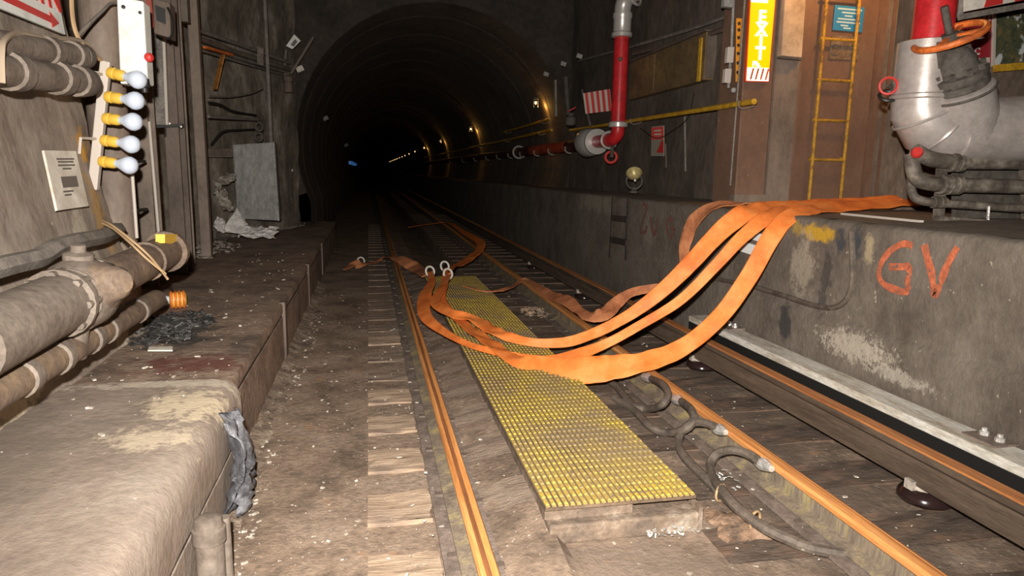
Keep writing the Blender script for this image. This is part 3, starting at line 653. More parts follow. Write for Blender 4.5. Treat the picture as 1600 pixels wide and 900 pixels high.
t = Thing('direction_sign', 'white plate with red lettering and red arrow, cut by the top left corner', 'sign', (-1.70, 4.0, 2.25))
sd = Vector((0.0, 1, 0)); su = Vector((-0.10, 0, 1)).normalized()
def spt(y, z): return Vector((-1.675 - 0.10 * (z - 2.25), y, z))
t.part('plate', MB().slab([spt(3.35, 2.245), spt(4.47, 2.265), spt(4.47, 2.75), spt(3.35, 2.75)], 0.012), m_white)
t.part('lettering', text_mb('BROOKLYN', 0.22, spt(3.30, 2.385), sd, su, 0.015), m_redp, label='red lettering')
ab = spt(3.4, 2.30); ad = sd
mb = MB(); nn = sd.cross(su)
def arrow(y0, y1, z, w):
    a = [spt(y0, z - w), spt(y1 - .1, z - w), spt(y1 - .1, z - w * 2.3), spt(y1, z), spt(y1 - .1, z + w * 2.3), spt(y1 - .1, z + w), spt(y0, z + w)]
    return MB().slab([p + nn * 0.014 for p in a], 0.003)
t.part('arrow', arrow(3.35, 4.40, 2.312, 0.018), m_redp, label='red arrow')

def wall_pipe(label, a, b, r, cols, loc, mat=m_pipe):
    t = Thing('wall_pipe', label, 'pipe', loc, 'pipes on the left wall')
    t.part('tube', MB().tube([a, b], r, 16), mat)
    A, B = Vector(a), Vector(b); d = (B - A).normalized(); L = (B - A).length
    for f, k in cols:
        p = A + d * L * f
        t.part('coupling', MB().lathe(p - d * 0.05, d, [(r, 0), (r * 1.22, 0.004), (r * 1.22, 0.09), (r, 0.098)], 16), mat)
    t.part('end_cap', MB().lathe(B, d, [(r * 1.12, -0.04), (r * 1.12, 0.03), (r * 0.9, 0.06), (0, 0.068)], 16), mat)
    return t
wall_pipe('upper of two short dusty pipes ending under the red arrow sign', (-1.520, 3.202, 2.023), (-1.520, 4.273, 2.125), 0.058, [(.62, 0), (.9, 0)], (-1.520, 3.757, 2.083))
wall_pipe('lower and thicker of two short dusty pipes under the red arrow sign', (-1.500, 3.138, 1.913), (-1.500, 4.223, 1.986), 0.068, [(.28, 0), (.70, 0), (.92, 0)], (-1.500, 3.680, 1.949))

def cable(label, pts, r, mat, loc, sub=6, group=None, name='cable'):
    return solo(name, MB().tube(pts, r, 6, sub=sub), mat, label, 'cable', loc, group)
cable('beige cable running level above the two short pipes and rising at the left edge', [(-1.420, 3.164, 1.856), (-1.420, 3.183, 1.969), (-1.440, 3.266, 2.039), (-1.500, 3.533, 2.110), (-1.520, 3.835, 2.141), (-1.550, 4.220, 2.205), (-1.580, 4.524, 2.232), (-1.600, 4.717, 2.198), (-1.580, 4.785, 2.164)], 0.012, m_palewire, (-1.520, 3.835, 2.141))
cable('tan cable dropping beside the red arrow sign to the lamp bar', [(-1.600, 4.443, 2.551), (-1.600, 4.413, 2.409), (-1.580, 4.369, 2.293), (-1.570, 4.412, 2.220), (-1.570, 4.550, 2.180), (-1.570, 4.704, 2.167)], 0.012, m_wire, (-1.580, 4.369, 2.293))
cable('thin grey cable slanting up to the white control box', [(-1.600, 4.468, 2.263), (-1.580, 4.598, 2.359), (-1.560, 4.760, 2.459), (-1.550, 4.872, 2.528), (-1.530, 4.949, 2.551)], 0.009, m_conduit, (-1.580, 4.598, 2.359))
cable('pale bracket wire bent out from the wall to the top of the lamp bar', [(-1.600, 4.386, 2.166), (-1.570, 4.369, 2.182), (-1.550, 4.421, 2.181), (-1.550, 4.444, 2.123), (-1.550, 4.433, 2.072), (-1.570, 4.565, 2.075), (-1.570, 4.727, 2.085)], 0.010, m_palebar, (-1.550, 4.444, 2.123))

t = Thing('lamp_bar', 'upright pale bar with five yellow sockets and frosted bulbs on the left', 'lamp', (-1.642, 4.720, 1.574))
bt, bb = Vector((-1.547, 4.720, 2.163)), Vector((-1.677, 4.720, 1.393))
bev(t.part('bar', MB().beam(bt, bb, 0.055, 0.05, (0, 1, 0)), m_palebar), 0.006)
t.part('bracket', MB().tube([(-1.680, 4.560, 1.608), (-1.660, 4.544, 1.697), (-1.632, 4.700, 1.701)], 0.009, 6), m_palebar)
t.part('bracket', MB().beam((-1.651, 4.740, 2.094), (-1.567, 4.740, 2.083), 0.03, 0.03), m_palebar)
for sx, sy, ex, ey in [(170,112,212,124), (167,150,206,157), (164,185,204,190), (162,218,201,224), (158,252,197,258)]:
    pass
def socket(a, b):
    a, b = Vector(a), Vector(b); d = (b - a).normalized(); L = (b - a).length
    s = t.part('socket', MB().lathe(a, d, [(0.030, 0), (0.036, 0.01), (0.036, 0.035), (0.030, 0.04), (0.034, 0.05), (0.034, 0.085), (0.028, 0.10)], 14), m_ybulb, label='yellow socket')
    t.part('bulb', MB().lathe(a + d * 0.098, d, [(0.024, 0), (0.026, 0.015), (0.045, 0.05), (0.055, 0.075), (0.054, 0.095), (0.042, 0.118), (0.022, 0.130), (0, 0.133)], 18), m_glass, s, label='frosted bluish bulb')
socket((-1.531, 4.700, 2.098), (-1.373, 4.660, 2.059))
socket((-1.556, 4.700, 1.954), (-1.396, 4.660, 1.934))
socket((-1.577, 4.700, 1.825), (-1.411, 4.660, 1.808))
socket((-1.597, 4.700, 1.694), (-1.435, 4.660, 1.673))
socket((-1.618, 4.700, 1.566), (-1.455, 4.660, 1.546))

t = Thing('control_box', 'tall white metal box with a red knob beside the top bulb', 'box', (-1.426, 4.750, 2.045))
a, b, c, d = [Vector(p) for p in ((-1.479, 4.720, 2.035), (-1.323, 4.720, 2.042), (-1.316, 4.720, 2.524), (-1.463, 4.720, 2.544))]
bev(t.part('case', MB().slab([a, b, c, d], -0.13), m_white), 0.008)
t.part('screw', MB().lathe((-1.427, 4.715, 2.483), (0, -1, 0), [(0.012, 0), (0.012, 0.006), (0, 0.007)], 8), m_black)
t.part('screw', MB().lathe((-1.337, 4.715, 2.456), (0, -1, 0), [(0.010, 0), (0.010, 0.006), (0, 0.007)], 8), m_black)
t.part('knob', MB().lathe((-1.330, 4.740, 2.200), (1, -.3, 0), [(0.02, 0), (0.028, 0.01), (0.028, 0.03), (0.018, 0.042), (0, 0.044)], 12), m_redp, label='red knob')
t.part('cable_gland', MB().lathe((-1.348, 4.720, 2.048), (0.1, 0, -1), [(0.035, -0.02), (0.035, 0.03), (0.022, 0.035), (0.02, 0.06), (0, 0.06)], 10), m_black, label='black cable gland')

t = Thing('placard', 'yellowed white placard with grey print and dark panel, fixed to the left wall', 'sign', (-1.600, 4.152, 1.464))
c = [Vector(p) for p in ((-1.575, 3.937, 1.307), (-1.575, 4.346, 1.310), (-1.655, 4.450, 1.620), (-1.655, 4.045, 1.613))]
n = (c[1] - c[0]).cross(c[3] - c[0]).normalized()
t.part('plate', MB().slab([p - n * 0.012 for p in c], 0.012), m_tagw)
def bil(u, v): return (c[0] * (1 - u) + c[1] * u) * (1 - v) + (c[3] * (1 - u) + c[2] * u) * v
def patch(u0, u1, v0, v1, h=0.002): return MB().slab([bil(u0, v0) + n * .0005, bil(u1, v0) + n * .0005, bil(u1, v1) + n * .0005, bil(u0, v1) + n * .0005], h)
t.part('window', patch(.30, .80, .36, .55), m_print, label='dark grey panel')
for v, u0, u1 in [(.84, .30, .86), (.79, .32, .82), (.73, .30, .84), (.67, .42, .70), (.28, .28, .60), (.22, .30, .52)]:
    t.part('print_line', patch(u0, u1, v, v + .03, 0.001), m_print)

cable('grey wall conduit sagging along the foot of the left wall above the valve pipe', [(-1.400, 2.819, 1.147), (-1.400, 3.053, 1.147), (-1.400, 3.271, 1.143), (-1.410, 3.455, 1.164), (-1.420, 3.731, 1.169), (-1.440, 4.123, 1.157), (-1.500, 4.557, 1.160)], 0.043, m_conduit, (-1.410, 3.455, 1.164), name='conduit', sub=5)

# the big valve pipe
A, B = Vector((-1.220, 2.306, 0.978)), Vector((-1.220, 4.518, 1.029))
t = Thing('valve_pipe', 'thick dusty pipe with a bulky valve body, its flanged end facing the post', 'pipe', (-1.220, 3.084, 0.959))
d = (B - A).normalized(); L = (B - A).length
t.part('tube', MB().tube([A + d * L * .44, B], 0.098, 20), m_piperust)
t.part('tube', MB().tube([A, A + d * L * .36], 0.120, 20), m_pipe)
t.part('end_flange', MB().lathe(B, d, [(0.098, -0.05), (0.125, -0.045), (0.125, 0.02), (0.085, 0.022), (0.08, -0.06), (0, -0.06)], 20), m_piperust, label='open flanged pipe end')
for f, r in ((.30, .140), (.345, .128), (.47, .125)):
    t.part('flange', MB().lathe(A + d * L * f, d, [(0.09, 0), (r, 0.002), (r, 0.032), (0.09, 0.034)], 20), m_pipe)
t.part('joint_ring', MB().lathe(A + d * L * .80, d, [(0.098, 0), (0.110, 0.005), (0.110, 0.03), (0.098, 0.035)], 20), m_piperust)
V = A + d * L * .405
body = t.part('valve_body', MB().lathe(V - d * .16, d, [(0.10, 0), (0.125, 0.03), (0.15, 0.10), (0.155, 0.16), (0.145, 0.22), (0.12, 0.30), (0.10, 0.33)], 20), m_pipe)
t.part('bonnet', MB().lathe(V + Vector((.04, 0, .02)), (0.55, -0.35, .15), [(0.10, 0), (0.10, 0.10), (0.075, 0.13), (0.07, 0.17), (0.05, 0.195), (0, 0.20)], 18), m_piperust, body, label='rust-stained rounded bonnet')
t.part('hub', MB().lathe(V + Vector((.0, 0, .12)), (0.1, -0.1, 1), [(0.06, 0), (0.06, 0.05), (0.03, 0.06), (0.03, 0.09), (0, 0.095)], 12), m_pipe, body)
for k in range(8):
    a = 2 * math.pi * k / 8
    u = d.cross(Vector((0, 0, 1))).normalized(); w = d.cross(u)
    p = A + d * L * .30 + (u * math.cos(a) + w * math.sin(a)) * 0.120
    t.part('flange_bolt', MB().lathe(p - d * .03, d, [(0.016, 0), (0.016, 0.115), (0, 0.116)], 6), m_pipe)
for y in (3.1, 4.4):
    t.part('wall_hanger', MB().beam((-1.50, y, .95), (-1.22, y, .92), .05, .03), m_pipe)
t.part('yellow_tag', MB().slab([(-1.200, 4.217, 1.108), (-1.200, 4.480, 1.073), (-1.200, 4.495, 1.134), (-1.200, 4.228, 1.158)], 0.05), m_ybulb, label='yellow-painted lug on the flange')

A, B = Vector((-1.220, 2.268, 0.794)), Vector((-1.300, 4.502, 0.729))
t = Thing('drain_pipe', 'lower dusty pipe along the wall foot beneath the valve pipe', 'pipe', (-1.250, 3.115, 0.733))
d = (B - A).normalized(); L = (B - A).length
t.part('tube', MB().tube([A, B], 0.060, 16), m_piperust)
for f in (.16, .30, .46, .56, .80):
    t.part('coupling', MB().lathe(A + d * L * f, d, [(0.055, 0), (0.070, 0.012), (0.070, 0.07), (0.055, 0.082)], 16), m_pipe)
t.part('tee_drop', MB().lathe(A + d * L * .40 - Vector((0, 0, .02)), (0.2, -0.15, 1), [(0.05, -0.02), (0.052, 0.12), (0.07, 0.13), (0.07, 0.17), (0, 0.18)], 14), m_pipe)

t = Thing('stiff_wires', 'pair of bare tan wires springing from the wall over the valve pipe', 'wire', (-1.300, 4.087, 1.157))
t.part('wire', MB().tube([(-1.450, 4.170, 1.238), (-1.350, 4.011, 1.226), (-1.220, 3.880, 1.160), (-1.120, 3.833, 1.074), (-1.000, 3.671, 0.983)], 0.006, 6, sub=5), m_wire)
t.part('wire', MB().tube([(-1.450, 4.167, 1.224), (-1.350, 4.035, 1.203), (-1.210, 3.834, 1.147), (-1.120, 3.779, 1.071), (-1.020, 3.717, 1.002)], 0.006, 6, sub=5), m_wire)
t = Thing('fallen_bulb', 'bulb in a yellow ribbed holder lying loose on the bench by the pipe end', 'bulb', (-1.536, 5.599, 0.520))
a, b = Vector((-1.530, 5.385, 0.560)), Vector((-1.407, 5.423, 0.560)); d = (b - a).normalized()
t.part('bulb', MB().lathe(a + d * .06, -d, [(0.03, 0), (0.048, 0.05), (0.05, 0.08), (0.03, 0.11), (0, 0.118)], 16), m_glass, label='frosted bluish bulb')
hd = t.part('holder', MB().lathe(a + d * .06, d, [(0.035, 0), (0.06, 0.01), (0.06, 0.11), (0.035, 0.12), (0, .12)], 14), m_ybulb)
for k in range(4):
    t.part('rib', MB().torus(a + d * (.075 + .028 * k), d, 0.062, 0.009, 18, 6), m_wheel, hd)

# recess: ducts, columns, conduits
t = Thing('round_duct', 'fat dusty upright duct behind the lamp bar', 'pipe', (-1.747, 5.250, 1.003))
x = (-1.738, 5.250, 1.138)[0]
t.part('tube', MB().tube([(x, 5.25, .49), (x, 5.25, 3.4)], 0.125, 22), m_steel)
t.part('collar', MB().lathe((x, 5.25, 1.52), (0, 0, 1), [(0.125, 0), (0.14, 0.01), (0.14, 0.06), (0.125, 0.07)], 22), m_steel)
t.part('base', MB().lathe((x, 5.25, .485), (0, 0, 1), [(0.17, 0), (0.17, 0.03), (0.125, 0.04)], 22), m_steel)

def column(label, x0, x1, y, d, loc, mat=m_steel, name='steel_column'):
    t = Thing(name, label, 'column', loc, 'steel columns in the left recess')
    t.part('flange', MB().box(x0, x1, y, y + .02, .487, 5.25), mat)
    t.part('web', MB().box((x0 + x1) / 2 - .008, (x0 + x1) / 2 + .008, y + .02, y + d - .02, .487, 5.25), mat)
    t.part('flange', MB().box(x0, x1, y + d - .02, y + d, .487, 5.25), mat)
    t.part('foot_plate', MB().box(x0 - .03, x1 + .03, y - .03, y + d + .03, .484, .500), mat)
    return t
column('reddish-brown steel column nearest the bulbs, an off-white pipe running along it', -1.985, -1.815, 6.4, .22, (-1.89, 6.5, .487))
column('dark wide steel column in the middle of the left recess', -1.90, -1.775, 7.2, .25, (-1.84, 7.3, .487), m_dsteel)
column('broad brown column directly behind the free-standing post', -2.02, -1.86, 7.7, .22, (-1.94, 7.8, .487), m_steel)
t = Thing('free_post', 'tall plain brown steel post standing clear on the left bench', 'post', (-1.90, 8.6, .487))
bev(t.part('shaft', MB().box(-1.950, -1.838, 8.55, 8.66, .487, 5.25), m_steel), .012)
t.part('foot_plate', MB().box(-1.98, -1.81, 8.52, 8.69, .484, .502), m_dsteel)
def upconduit(label, px_top, px_bot, r, mat):
    return solo('conduit', MB().tube([px_top, px_bot], r, 8), mat, label, 'conduit', px_bot)
upconduit('thin off-white conduit dropping from the lowest bulb to the pipe', (-1.535, 5.000, 1.530), (-1.536, 5.000, 1.063), 0.011, m_palebar)
upconduit('long off-white conduit on the edge of the reddish-brown column', (-1.799, 6.380, 1.911), (-1.785, 6.380, 0.964), 0.013, m_palebar)
t = Thing('pipe_clamp', 'dark strut with bolt ends across the recess columns', 'bracket', (-1.876, 7.180, 1.915))
t.part('strut', MB().beam((-2.022, 7.180, 1.911), (-1.728, 7.180, 1.931), .04, .03), m_black)
t.part('bolt', MB().tube([(-1.882, 7.160, 1.914), (-1.883, 7.160, 1.819)], 0.010, 6), m_black)
for q in ((-2.001, 7.140, 1.897), (-1.836, 7.140, 1.943), (-1.736, 7.140, 1.917)):
    t.part('bolt_end', MB().ball(q, .014, 8), m_lug)
for q in ((-1.543, 5.000, 1.243),):
    pass
t = Thing('standoff_rod', 'short black standoff rods between off-white conduit and column', 'bracket', (-1.560, 5.200, 1.236))
t.part('rod', MB().tube([(-1.539, 5.000, 1.243), (-1.727, 5.900, 1.205)], 0.014, 6), m_black)
t.part('rod', MB().tube([(-1.533, 5.000, 1.567), (-1.716, 5.900, 1.579)], 0.012, 6), m_black)
t = Thing('wall_telephone_box', 'dark hooded box with a red edge high in the recess beside the white box', 'box', (-1.563, 6.000, 2.534))
bev(t.part('case', MB().slab([(-1.602, 5.950, 2.551), (-1.481, 5.950, 2.520), (-1.474, 5.950, 2.783), (-1.595, 5.950, 2.812)], -.16), m_dsteel), .01)
t.part('red_edge', MB().slab([(-1.631, 5.930, 2.583), (-1.590, 5.930, 2.590), (-1.600, 5.930, 2.844), (-1.641, 5.930, 2.842)], -.03), flat('brick_red_paint', (.28, .05, .03), .6), label='brick-red edge strip')
t.part('window', MB().slab([(-1.571, 5.940, 2.644), (-1.509, 5.940, 2.620), (-1.507, 5.940, 2.732), (-1.573, 5.940, 2.756)], .008), m_black, label='dark glazed opening')
t.part('cord', MB().tube([(-1.485, 5.930, 2.741), (-1.451, 5.900, 2.653), (-1.463, 5.900, 2.535), (-1.497, 5.920, 2.509)], .009, 6, sub=4), m_black)
t = Thing('flat_duct', 'grey flat duct running down the recess behind the hooded box', 'duct', (-1.827, 6.700, 1.932))
t.part('case', MB().slab([(-2.010, 7.120, 1.925), (-1.854, 7.120, 1.930), (-1.826, 7.120, 2.822), (-1.968, 7.120, 2.814)], -.08), m_conduit)
t.part('lip', MB().slab([(-1.857, 7.090, 1.928), (-1.835, 7.090, 1.928), (-1.813, 7.090, 2.817), (-1.835, 7.090, 2.816)], -.03), m_palebar)
solo('pull_box', bxm := MB().slab([(-1.870, 7.950, 3.026), (-1.803, 7.950, 3.023), (-1.802, 7.950, 3.361), (-1.863, 7.950, 3.357)], -.1), m_pipe, 'pale upright box at the top between post and recess columns', 'box', (-1.840, 7.950, 3.027))

# flare wall beyond the post
def fl(px, py): pass
t = Thing('conduit_bundle', 'bundle of grey conduits sloping across the grey-green wall behind the post', 'conduit', (-1.765, 11.000, 3.270))
for k, (a, b, c, r) in enumerate([((-2.092, 9.400, 3.222), (-1.800, 10.700, 3.280), (-1.270, 12.400, 3.292), .028), ((-2.097, 9.400, 3.131), (-1.806, 10.700, 3.158), (-1.274, 12.400, 3.189), .036), ((-2.102, 9.400, 3.056), (-1.809, 10.700, 3.088), (-1.347, 12.400, 3.144), .026), ((-2.105, 9.400, 2.995), (-1.769, 10.700, 3.028), (-1.400, 12.400, 3.100), .018)]):
    t.part('conduit', MB().tube([a, b, c], r, 8), m_conduit if k != 1 else m_pipe)
t.part('clamp_plate', MB().slab([(-1.608, 11.200, 3.082), (-1.517, 11.200, 3.059), (-1.507, 11.200, 3.308), (-1.597, 11.200, 3.331)], -.03), m_pipe)
t = Thing('arrow_mark_rods', 'orange-painted angled rods fixed under the sloping conduits', 'rod', (-1.876, 9.900, 2.881))
t.part('rod', MB().beam((-1.999, 9.600, 3.034), (-1.806, 10.300, 3.060), .05, .03), m_wheel)
t.part('rod', MB().beam((-1.865, 10.000, 3.010), (-1.964, 9.900, 2.553), .08, .02), M('dull_orange_strip', (.34, .14, .03), None, None, 9, .7))
upconduit('pale conduit dropping down the grey-green wall to the grey cabinet', (-1.464, 11.200, 4.134), (-1.440, 11.100, 1.917), 0.028, m_conduit)
t = Thing('cross_pipe', 'thin level pipe with a hanging dark cable across the grey-green wall', 'pipe', (-1.856, 10.500, 2.247))
t.part('tube', MB().tube([(-1.999, 9.600, 2.185), (-1.797, 10.400, 2.225), (-1.624, 11.200, 2.268)], .022, 8), m_conduit)
t.part('cable', MB().tube([(-1.989, 9.600, 2.361), (-1.902, 9.900, 2.359), (-1.835, 10.400, 2.319), (-1.643, 11.100, 2.326)], .016, 6, sub=5), m_black)
t.part('cable', MB().tube([(-2.028, 9.800, 1.837), (-1.934, 10.100, 2.021), (-1.822, 10.600, 2.077), (-1.670, 11.100, 2.119)], .013, 6, sub=5), m_black)
t.part('wire', MB().tube([(-1.985, 9.600, 2.440), (-1.833, 10.300, 2.509), (-1.672, 10.900, 2.621), (-1.549, 11.200, 2.732)], .010, 6, sub=5), m_conduit)
for q in ((-1.605, 11.100, 2.159), (-1.620, 11.100, 2.007)):
    t.part('knockout', MB().torus(q, (0.7, -.8, 0), .06, .022, 16, 6), m_iron)
t = Thing('grey_cabinet', 'tall grey metal cabinet hung on the wall at the end of the left bench', 'cabinet', (-1.650, 11.000, 0.750))
a, b, c, d = [Vector(p) for p in ((-1.962, 11.000, 0.778), (-1.351, 11.000, 0.751), (-1.380, 11.000, 1.934), (-1.982, 11.000, 1.881))]
bev(t.part('case', MB().slab([a, b, c, d], -.20), m_cab), .012)
t.part('door', MB().slab([a.lerp(b, .04) + Vector((0, -.002, .03)), a.lerp(b, .93) + Vector((0, -.002, .03)), d.lerp(c, .93) + Vector((0, -.002, -.03)), d.lerp(c, .04) + Vector((0, -.002, -.03))], .018), m_cab)
t.part('edge_trim', MB().slab([a.lerp(b, .955) + Vector((0, -.002, 0)), b + Vector((0, -.002, 0)), c + Vector((0, -.002, 0)), d.lerp(c, .955) + Vector((0, -.002, 0))], .022), m_bluebox, label='paler edge strip')
t.part('bracket', MB().beam((-1.905, 11.050, 0.794), (-2.043, 11.500, 0.713), .03, .03), m_iron)
solo('short_duct', MB().slab([(-2.120, 10.200, 1.676), (-1.910, 10.600, 1.688), (-1.903, 10.600, 1.815), (-2.114, 10.200, 1.798)], -.1), m_pipe, 'short pale ribbed duct between the post and the grey cabinet', 'duct', (-2.018, 10.400, 1.682))

# crumpled newspaper
def sheet(pts, nu, nv, amp, seed):
    c = [Vector(p) for p in pts]
    def f(u, v):
        p = (c[0] * (1 - u) + c[1] * u) * (1 - v) + (c[3] * (1 - u) + c[2] * u) * v
        q = Vector((u * 3 + seed, v * 3, seed))
        return p + Vector((mnoise.noise(q * 1.7), mnoise.noise(q * 1.9 + Vector((9, 0, 0))), abs(mnoise.noise(q * 2.1 + Vector((0, 9, 0)))))) * amp
    return MB().grid(f, nu, nv, False)
t = Thing('newspaper', 'crumpled white newspaper sheet propped up on the left bench by the post', 'paper', (-1.873, 11.166, 0.490))
def thick(o): 
    m = o.modifiers.new('solid', 'SOLIDIFY'); m.thickness = .006; return o
thick(t.part('page', sheet([(-2.031, 10.200, 0.654), (-1.614, 10.300, 0.590), (-1.768, 10.450, 0.798), (-1.874, 10.500, 0.970)], 7, 7, .018, 1), m_paper))
thick(t.part('page', sheet([(-2.104, 10.150, 0.676), (-1.971, 10.100, 0.627), (-2.002, 10.300, 0.772), (-2.108, 10.300, 0.862)], 5, 5, .05, 4), m_paper))
thick(t.part('page', sheet([(-1.787, 10.000, 0.582), (-1.304, 10.050, 0.567), (-1.296, 10.300, 0.681), (-1.730, 10.350, 0.714)], 10, 6, .09, 8), m_paper))
t = Thing('rag_heap', 'soiled grey paper and rags heaped between the post and the cabinet', 'rubbish', (-1.958, 10.100, 1.210))
thick(t.part('rag', sheet([(-2.013, 10.100, 0.946), (-1.840, 10.100, 0.903), (-1.961, 10.200, 1.207), (-2.087, 10.200, 1.205)], 6, 8, .09, 13), m_rag))
thick(t.part('rag', sheet([(-2.074, 10.100, 1.208), (-1.837, 10.200, 1.341), (-1.850, 10.300, 1.454), (-2.073, 10.300, 1.380)], 6, 6, .10, 17), m_rag))
thick(t.part('rag', sheet([(-2.366, 10.868, 0.500), (-1.997, 10.114, 0.500), (-2.110, 11.497, 0.500), (-2.602, 12.215, 0.500)], 7, 5, .06, 23), m_rag))
def heap(name, label, cat, loc, r, n, mat, seed, zoff=0.0, size=.04):
    random.seed(seed); mb = MB()
    for k in range(n):
        a = random.uniform(0, 6.28); q = random.uniform(0, 1) ** .6
        c = Vector(loc) + Vector((r[0] * q * math.cos(a), r[1] * q * math.sin(a), r[2] * (1 - q) * random.uniform(.2, 1)))
        ax = Vector((random.uniform(-1, 1), random.uniform(-1, 1), random.uniform(-.4, .4))).normalized()
        ay = ax.cross(Vector((random.uniform(-.3, .3), random.uniform(-.3, .3), 1))).normalized()
        mb.obox(c, size * random.uniform(.5, 2.2), size * random.uniform(.3, .9), size * random.uniform(.1, .35), ax, ay, ax.cross(ay))
    return solo(name, mb, mat, label, cat, loc, kind='stuff')
heap('rubbish_heap', 'dark shiny rubble and scrap heaped on the bench beside the fallen bulb', 'rubbish', (-1.318, 4.765, 0.500), (.26, .50, .04), 240, m_scrap, 3)
heap('rubbish_heap', 'dark litter strewn round the foot of the free-standing post', 'rubbish', (-2.230, 9.329, 0.500), (.55, 1.1, .05), 220, m_rag, 5)
heap('rubbish_heap', 'small pale scraps gathered at the far end of the left bench', 'rubbish', (-1.436, 13.339, 0.500), (.25, .9, .05), 60, m_rag, 6)
solo('paper_slip', MB().slab([(-1.248, 4.105, 0.502), (-1.112, 4.085, 0.502), (-1.135, 4.176, 0.502), (-1.263, 4.179, 0.502)], .008), m_tagw, 'small cream slip of paper lying flat on the bench', 'paper', (-1.194, 4.140, 0.502))

# near bench foot
t = Thing('stub_pipe', 'stubby dusty upright pipe with a collar against the near bench wall', 'pipe', (-0.613, 2.533, 0.020))
x, y, _ = (-0.585, 2.442, 0.225)
t.part('tube', MB().tube([(x, y, -.02), (x, y, .24)], .050, 16), m_pipe)
t.part('collar', MB().lathe((x, y, .21), (0, 0, 1), [(.05, 0), (.058, .005), (.058, .055), (.05, .06), (.046, .09), (.03, .10), (0, .10)], 16), m_pipe)
t.part('side_conduit', MB().tube([(x + .045, y + .05, -.02), (x + .04, y + .06, .27)], .022, 10), m_pipe)
t = Thing('tar_sheet', 'crumpled shiny black sheet hanging against the bench corner', 'sheet', (-0.602, 3.090, 0.020))
thick(t.part('fold', MB().grid(lambda u, v: (-.635 + .05 * math.sin(v * 3.0) + .035 * math.sin(u * 9 + v * 4) + nz((u * 2, v * 3, 1), 2, .02), 2.98 + .34 * u * (.55 + .45 * v), .46 - .44 * v + nz((u, v, 8), 3, .02)), 14, 16), m_tar))
thick(t.part('fold', MB().grid(lambda u, v: (-.60 + .05 * math.sin(u * 7) + nz((u * 2, v * 3, 3), 2, .03), 3.0 + .30 * u, .20 - .19 * v + nz((u, v, 4), 3, .02)), 10, 10), m_tar))

# ---------------------------------------------------------------- right side: marks on the kerb wall
def stroke(label, pts, w, mat, loc, name='graffiti'):
    pts = spline([Vector(p) for p in pts], 6); L, Rr = [], []
    vs = []
    for i, p in enumerate(pts):
        t = (pts[min(i + 1, len(pts) - 1)] - pts[max(i - 1, 0)]).normalized(); s = Vector((-1, 0, 0)).cross(t)
        ww = w * (0.8 + 0.5 * abs(mnoise.noise(p * 9)))
        vs += [p + s * ww / 2, p - s * ww / 2]
    return MB().add(vs, [(2 * i, 2 * i + 1, 2 * i + 3, 2 * i + 2) for i in range(len(pts) - 1)])
XG = 2.972
t = Thing('graffiti', 'large orange sprayed letters GV on the near kerb wall', 'graffiti', (2.972, 3.216, 0.980))
t.part('letter', stroke('', [(2.972, 3.264, 1.176), (2.972, 3.331, 1.180), (2.972, 3.404, 1.146), (2.972, 3.475, 1.073), (2.972, 3.500, 0.993), (2.972, 3.471, 0.940), (2.972, 3.390, 0.915), (2.972, 3.272, 0.913), (2.972, 3.271, 0.972), (2.972, 3.274, 1.052), (2.972, 3.330, 1.048), (2.972, 3.423, 1.035)], .045, m_graf, 0), m_graf)
t.part('letter', stroke('', [(2.972, 3.184, 1.191), (2.972, 3.145, 1.105), (2.972, 3.108, 1.033), (2.972, 3.076, 0.933), (2.972, 3.050, 0.993), (2.972, 3.011, 1.115), (2.972, 2.967, 1.201)], .045, m_graf, 0), m_graf)
t = Thing('graffiti', 'faded dull red sprayed letters on the kerb wall beside the step irons', 'graffiti', (2.972, 6.613, 1.043))
for pts in ([(2.972, 7.167, 1.228), (2.972, 7.053, 1.185), (2.972, 7.143, 1.038), (2.972, 7.201, 0.912), (2.972, 7.056, 0.925), (2.972, 7.029, 0.997)], [(2.972, 6.937, 1.101), (2.972, 6.811, 0.919), (2.972, 6.733, 1.088)],
            [(2.972, 6.359, 1.101), (2.972, 6.481, 1.105), (2.972, 6.498, 1.000), (2.972, 6.397, 0.930), (2.972, 6.333, 1.013), (2.972, 6.424, 1.019)]):
    t.part('letter', stroke('', pts, .05, m_grafold, 0), m_grafold)
t = Thing('step_irons', 'dark rusty rung ladder let into the kerb wall', 'ladder', (2.960, 7.789, 0.683))
for a, b in (((2.950, 8.056, 1.265), (2.950, 8.081, 0.514)), ((2.950, 7.542, 1.277), (2.950, 7.533, 0.544))):
    t.part('stile', MB().beam(a, b, .035, .02, (1, 0, 0)), m_rust_dark)
for a, b in (((2.930, 7.994, 1.017), (2.930, 7.460, 1.030)), ((2.930, 8.007, 0.747), (2.930, 7.467, 0.762))):
    t.part('rung', MB().beam(a, b, .05, .06), m_rust_dark)
t = Thing('white_plate', 'small white number plate on the kerb wall partly behind the hoses', 'sign', (2.970, 4.885, 0.946))
t.part('plate', MB().slab([(2.975, 5.076, 0.939), (2.975, 4.717, 0.921), (2.975, 4.743, 1.106), (2.975, 5.099, 1.106)], .008), flat('bright_white_plate', (.88, .88, .86), .4))
t.part('stripe', MB().slab([(2.964, 5.049, 1.026), (2.964, 4.711, 1.006), (2.964, 4.716, 1.040), (2.964, 5.054, 1.062)], .002), m_print, label='dark stripe')
cable('dusty cable drooping in a long bend stuck on the kerb wall below the yellow stain', [(2.965, 3.763, 1.211), (2.965, 3.730, 1.061), (2.960, 3.700, 0.903), (2.955, 3.735, 0.783), (2.950, 3.842, 0.712), (2.950, 4.065, 0.686), (2.950, 4.385, 0.690), (2.955, 4.870, 0.686), (2.960, 5.394, 0.656)], .018, m_cable, (2.950, 3.842, 0.712))

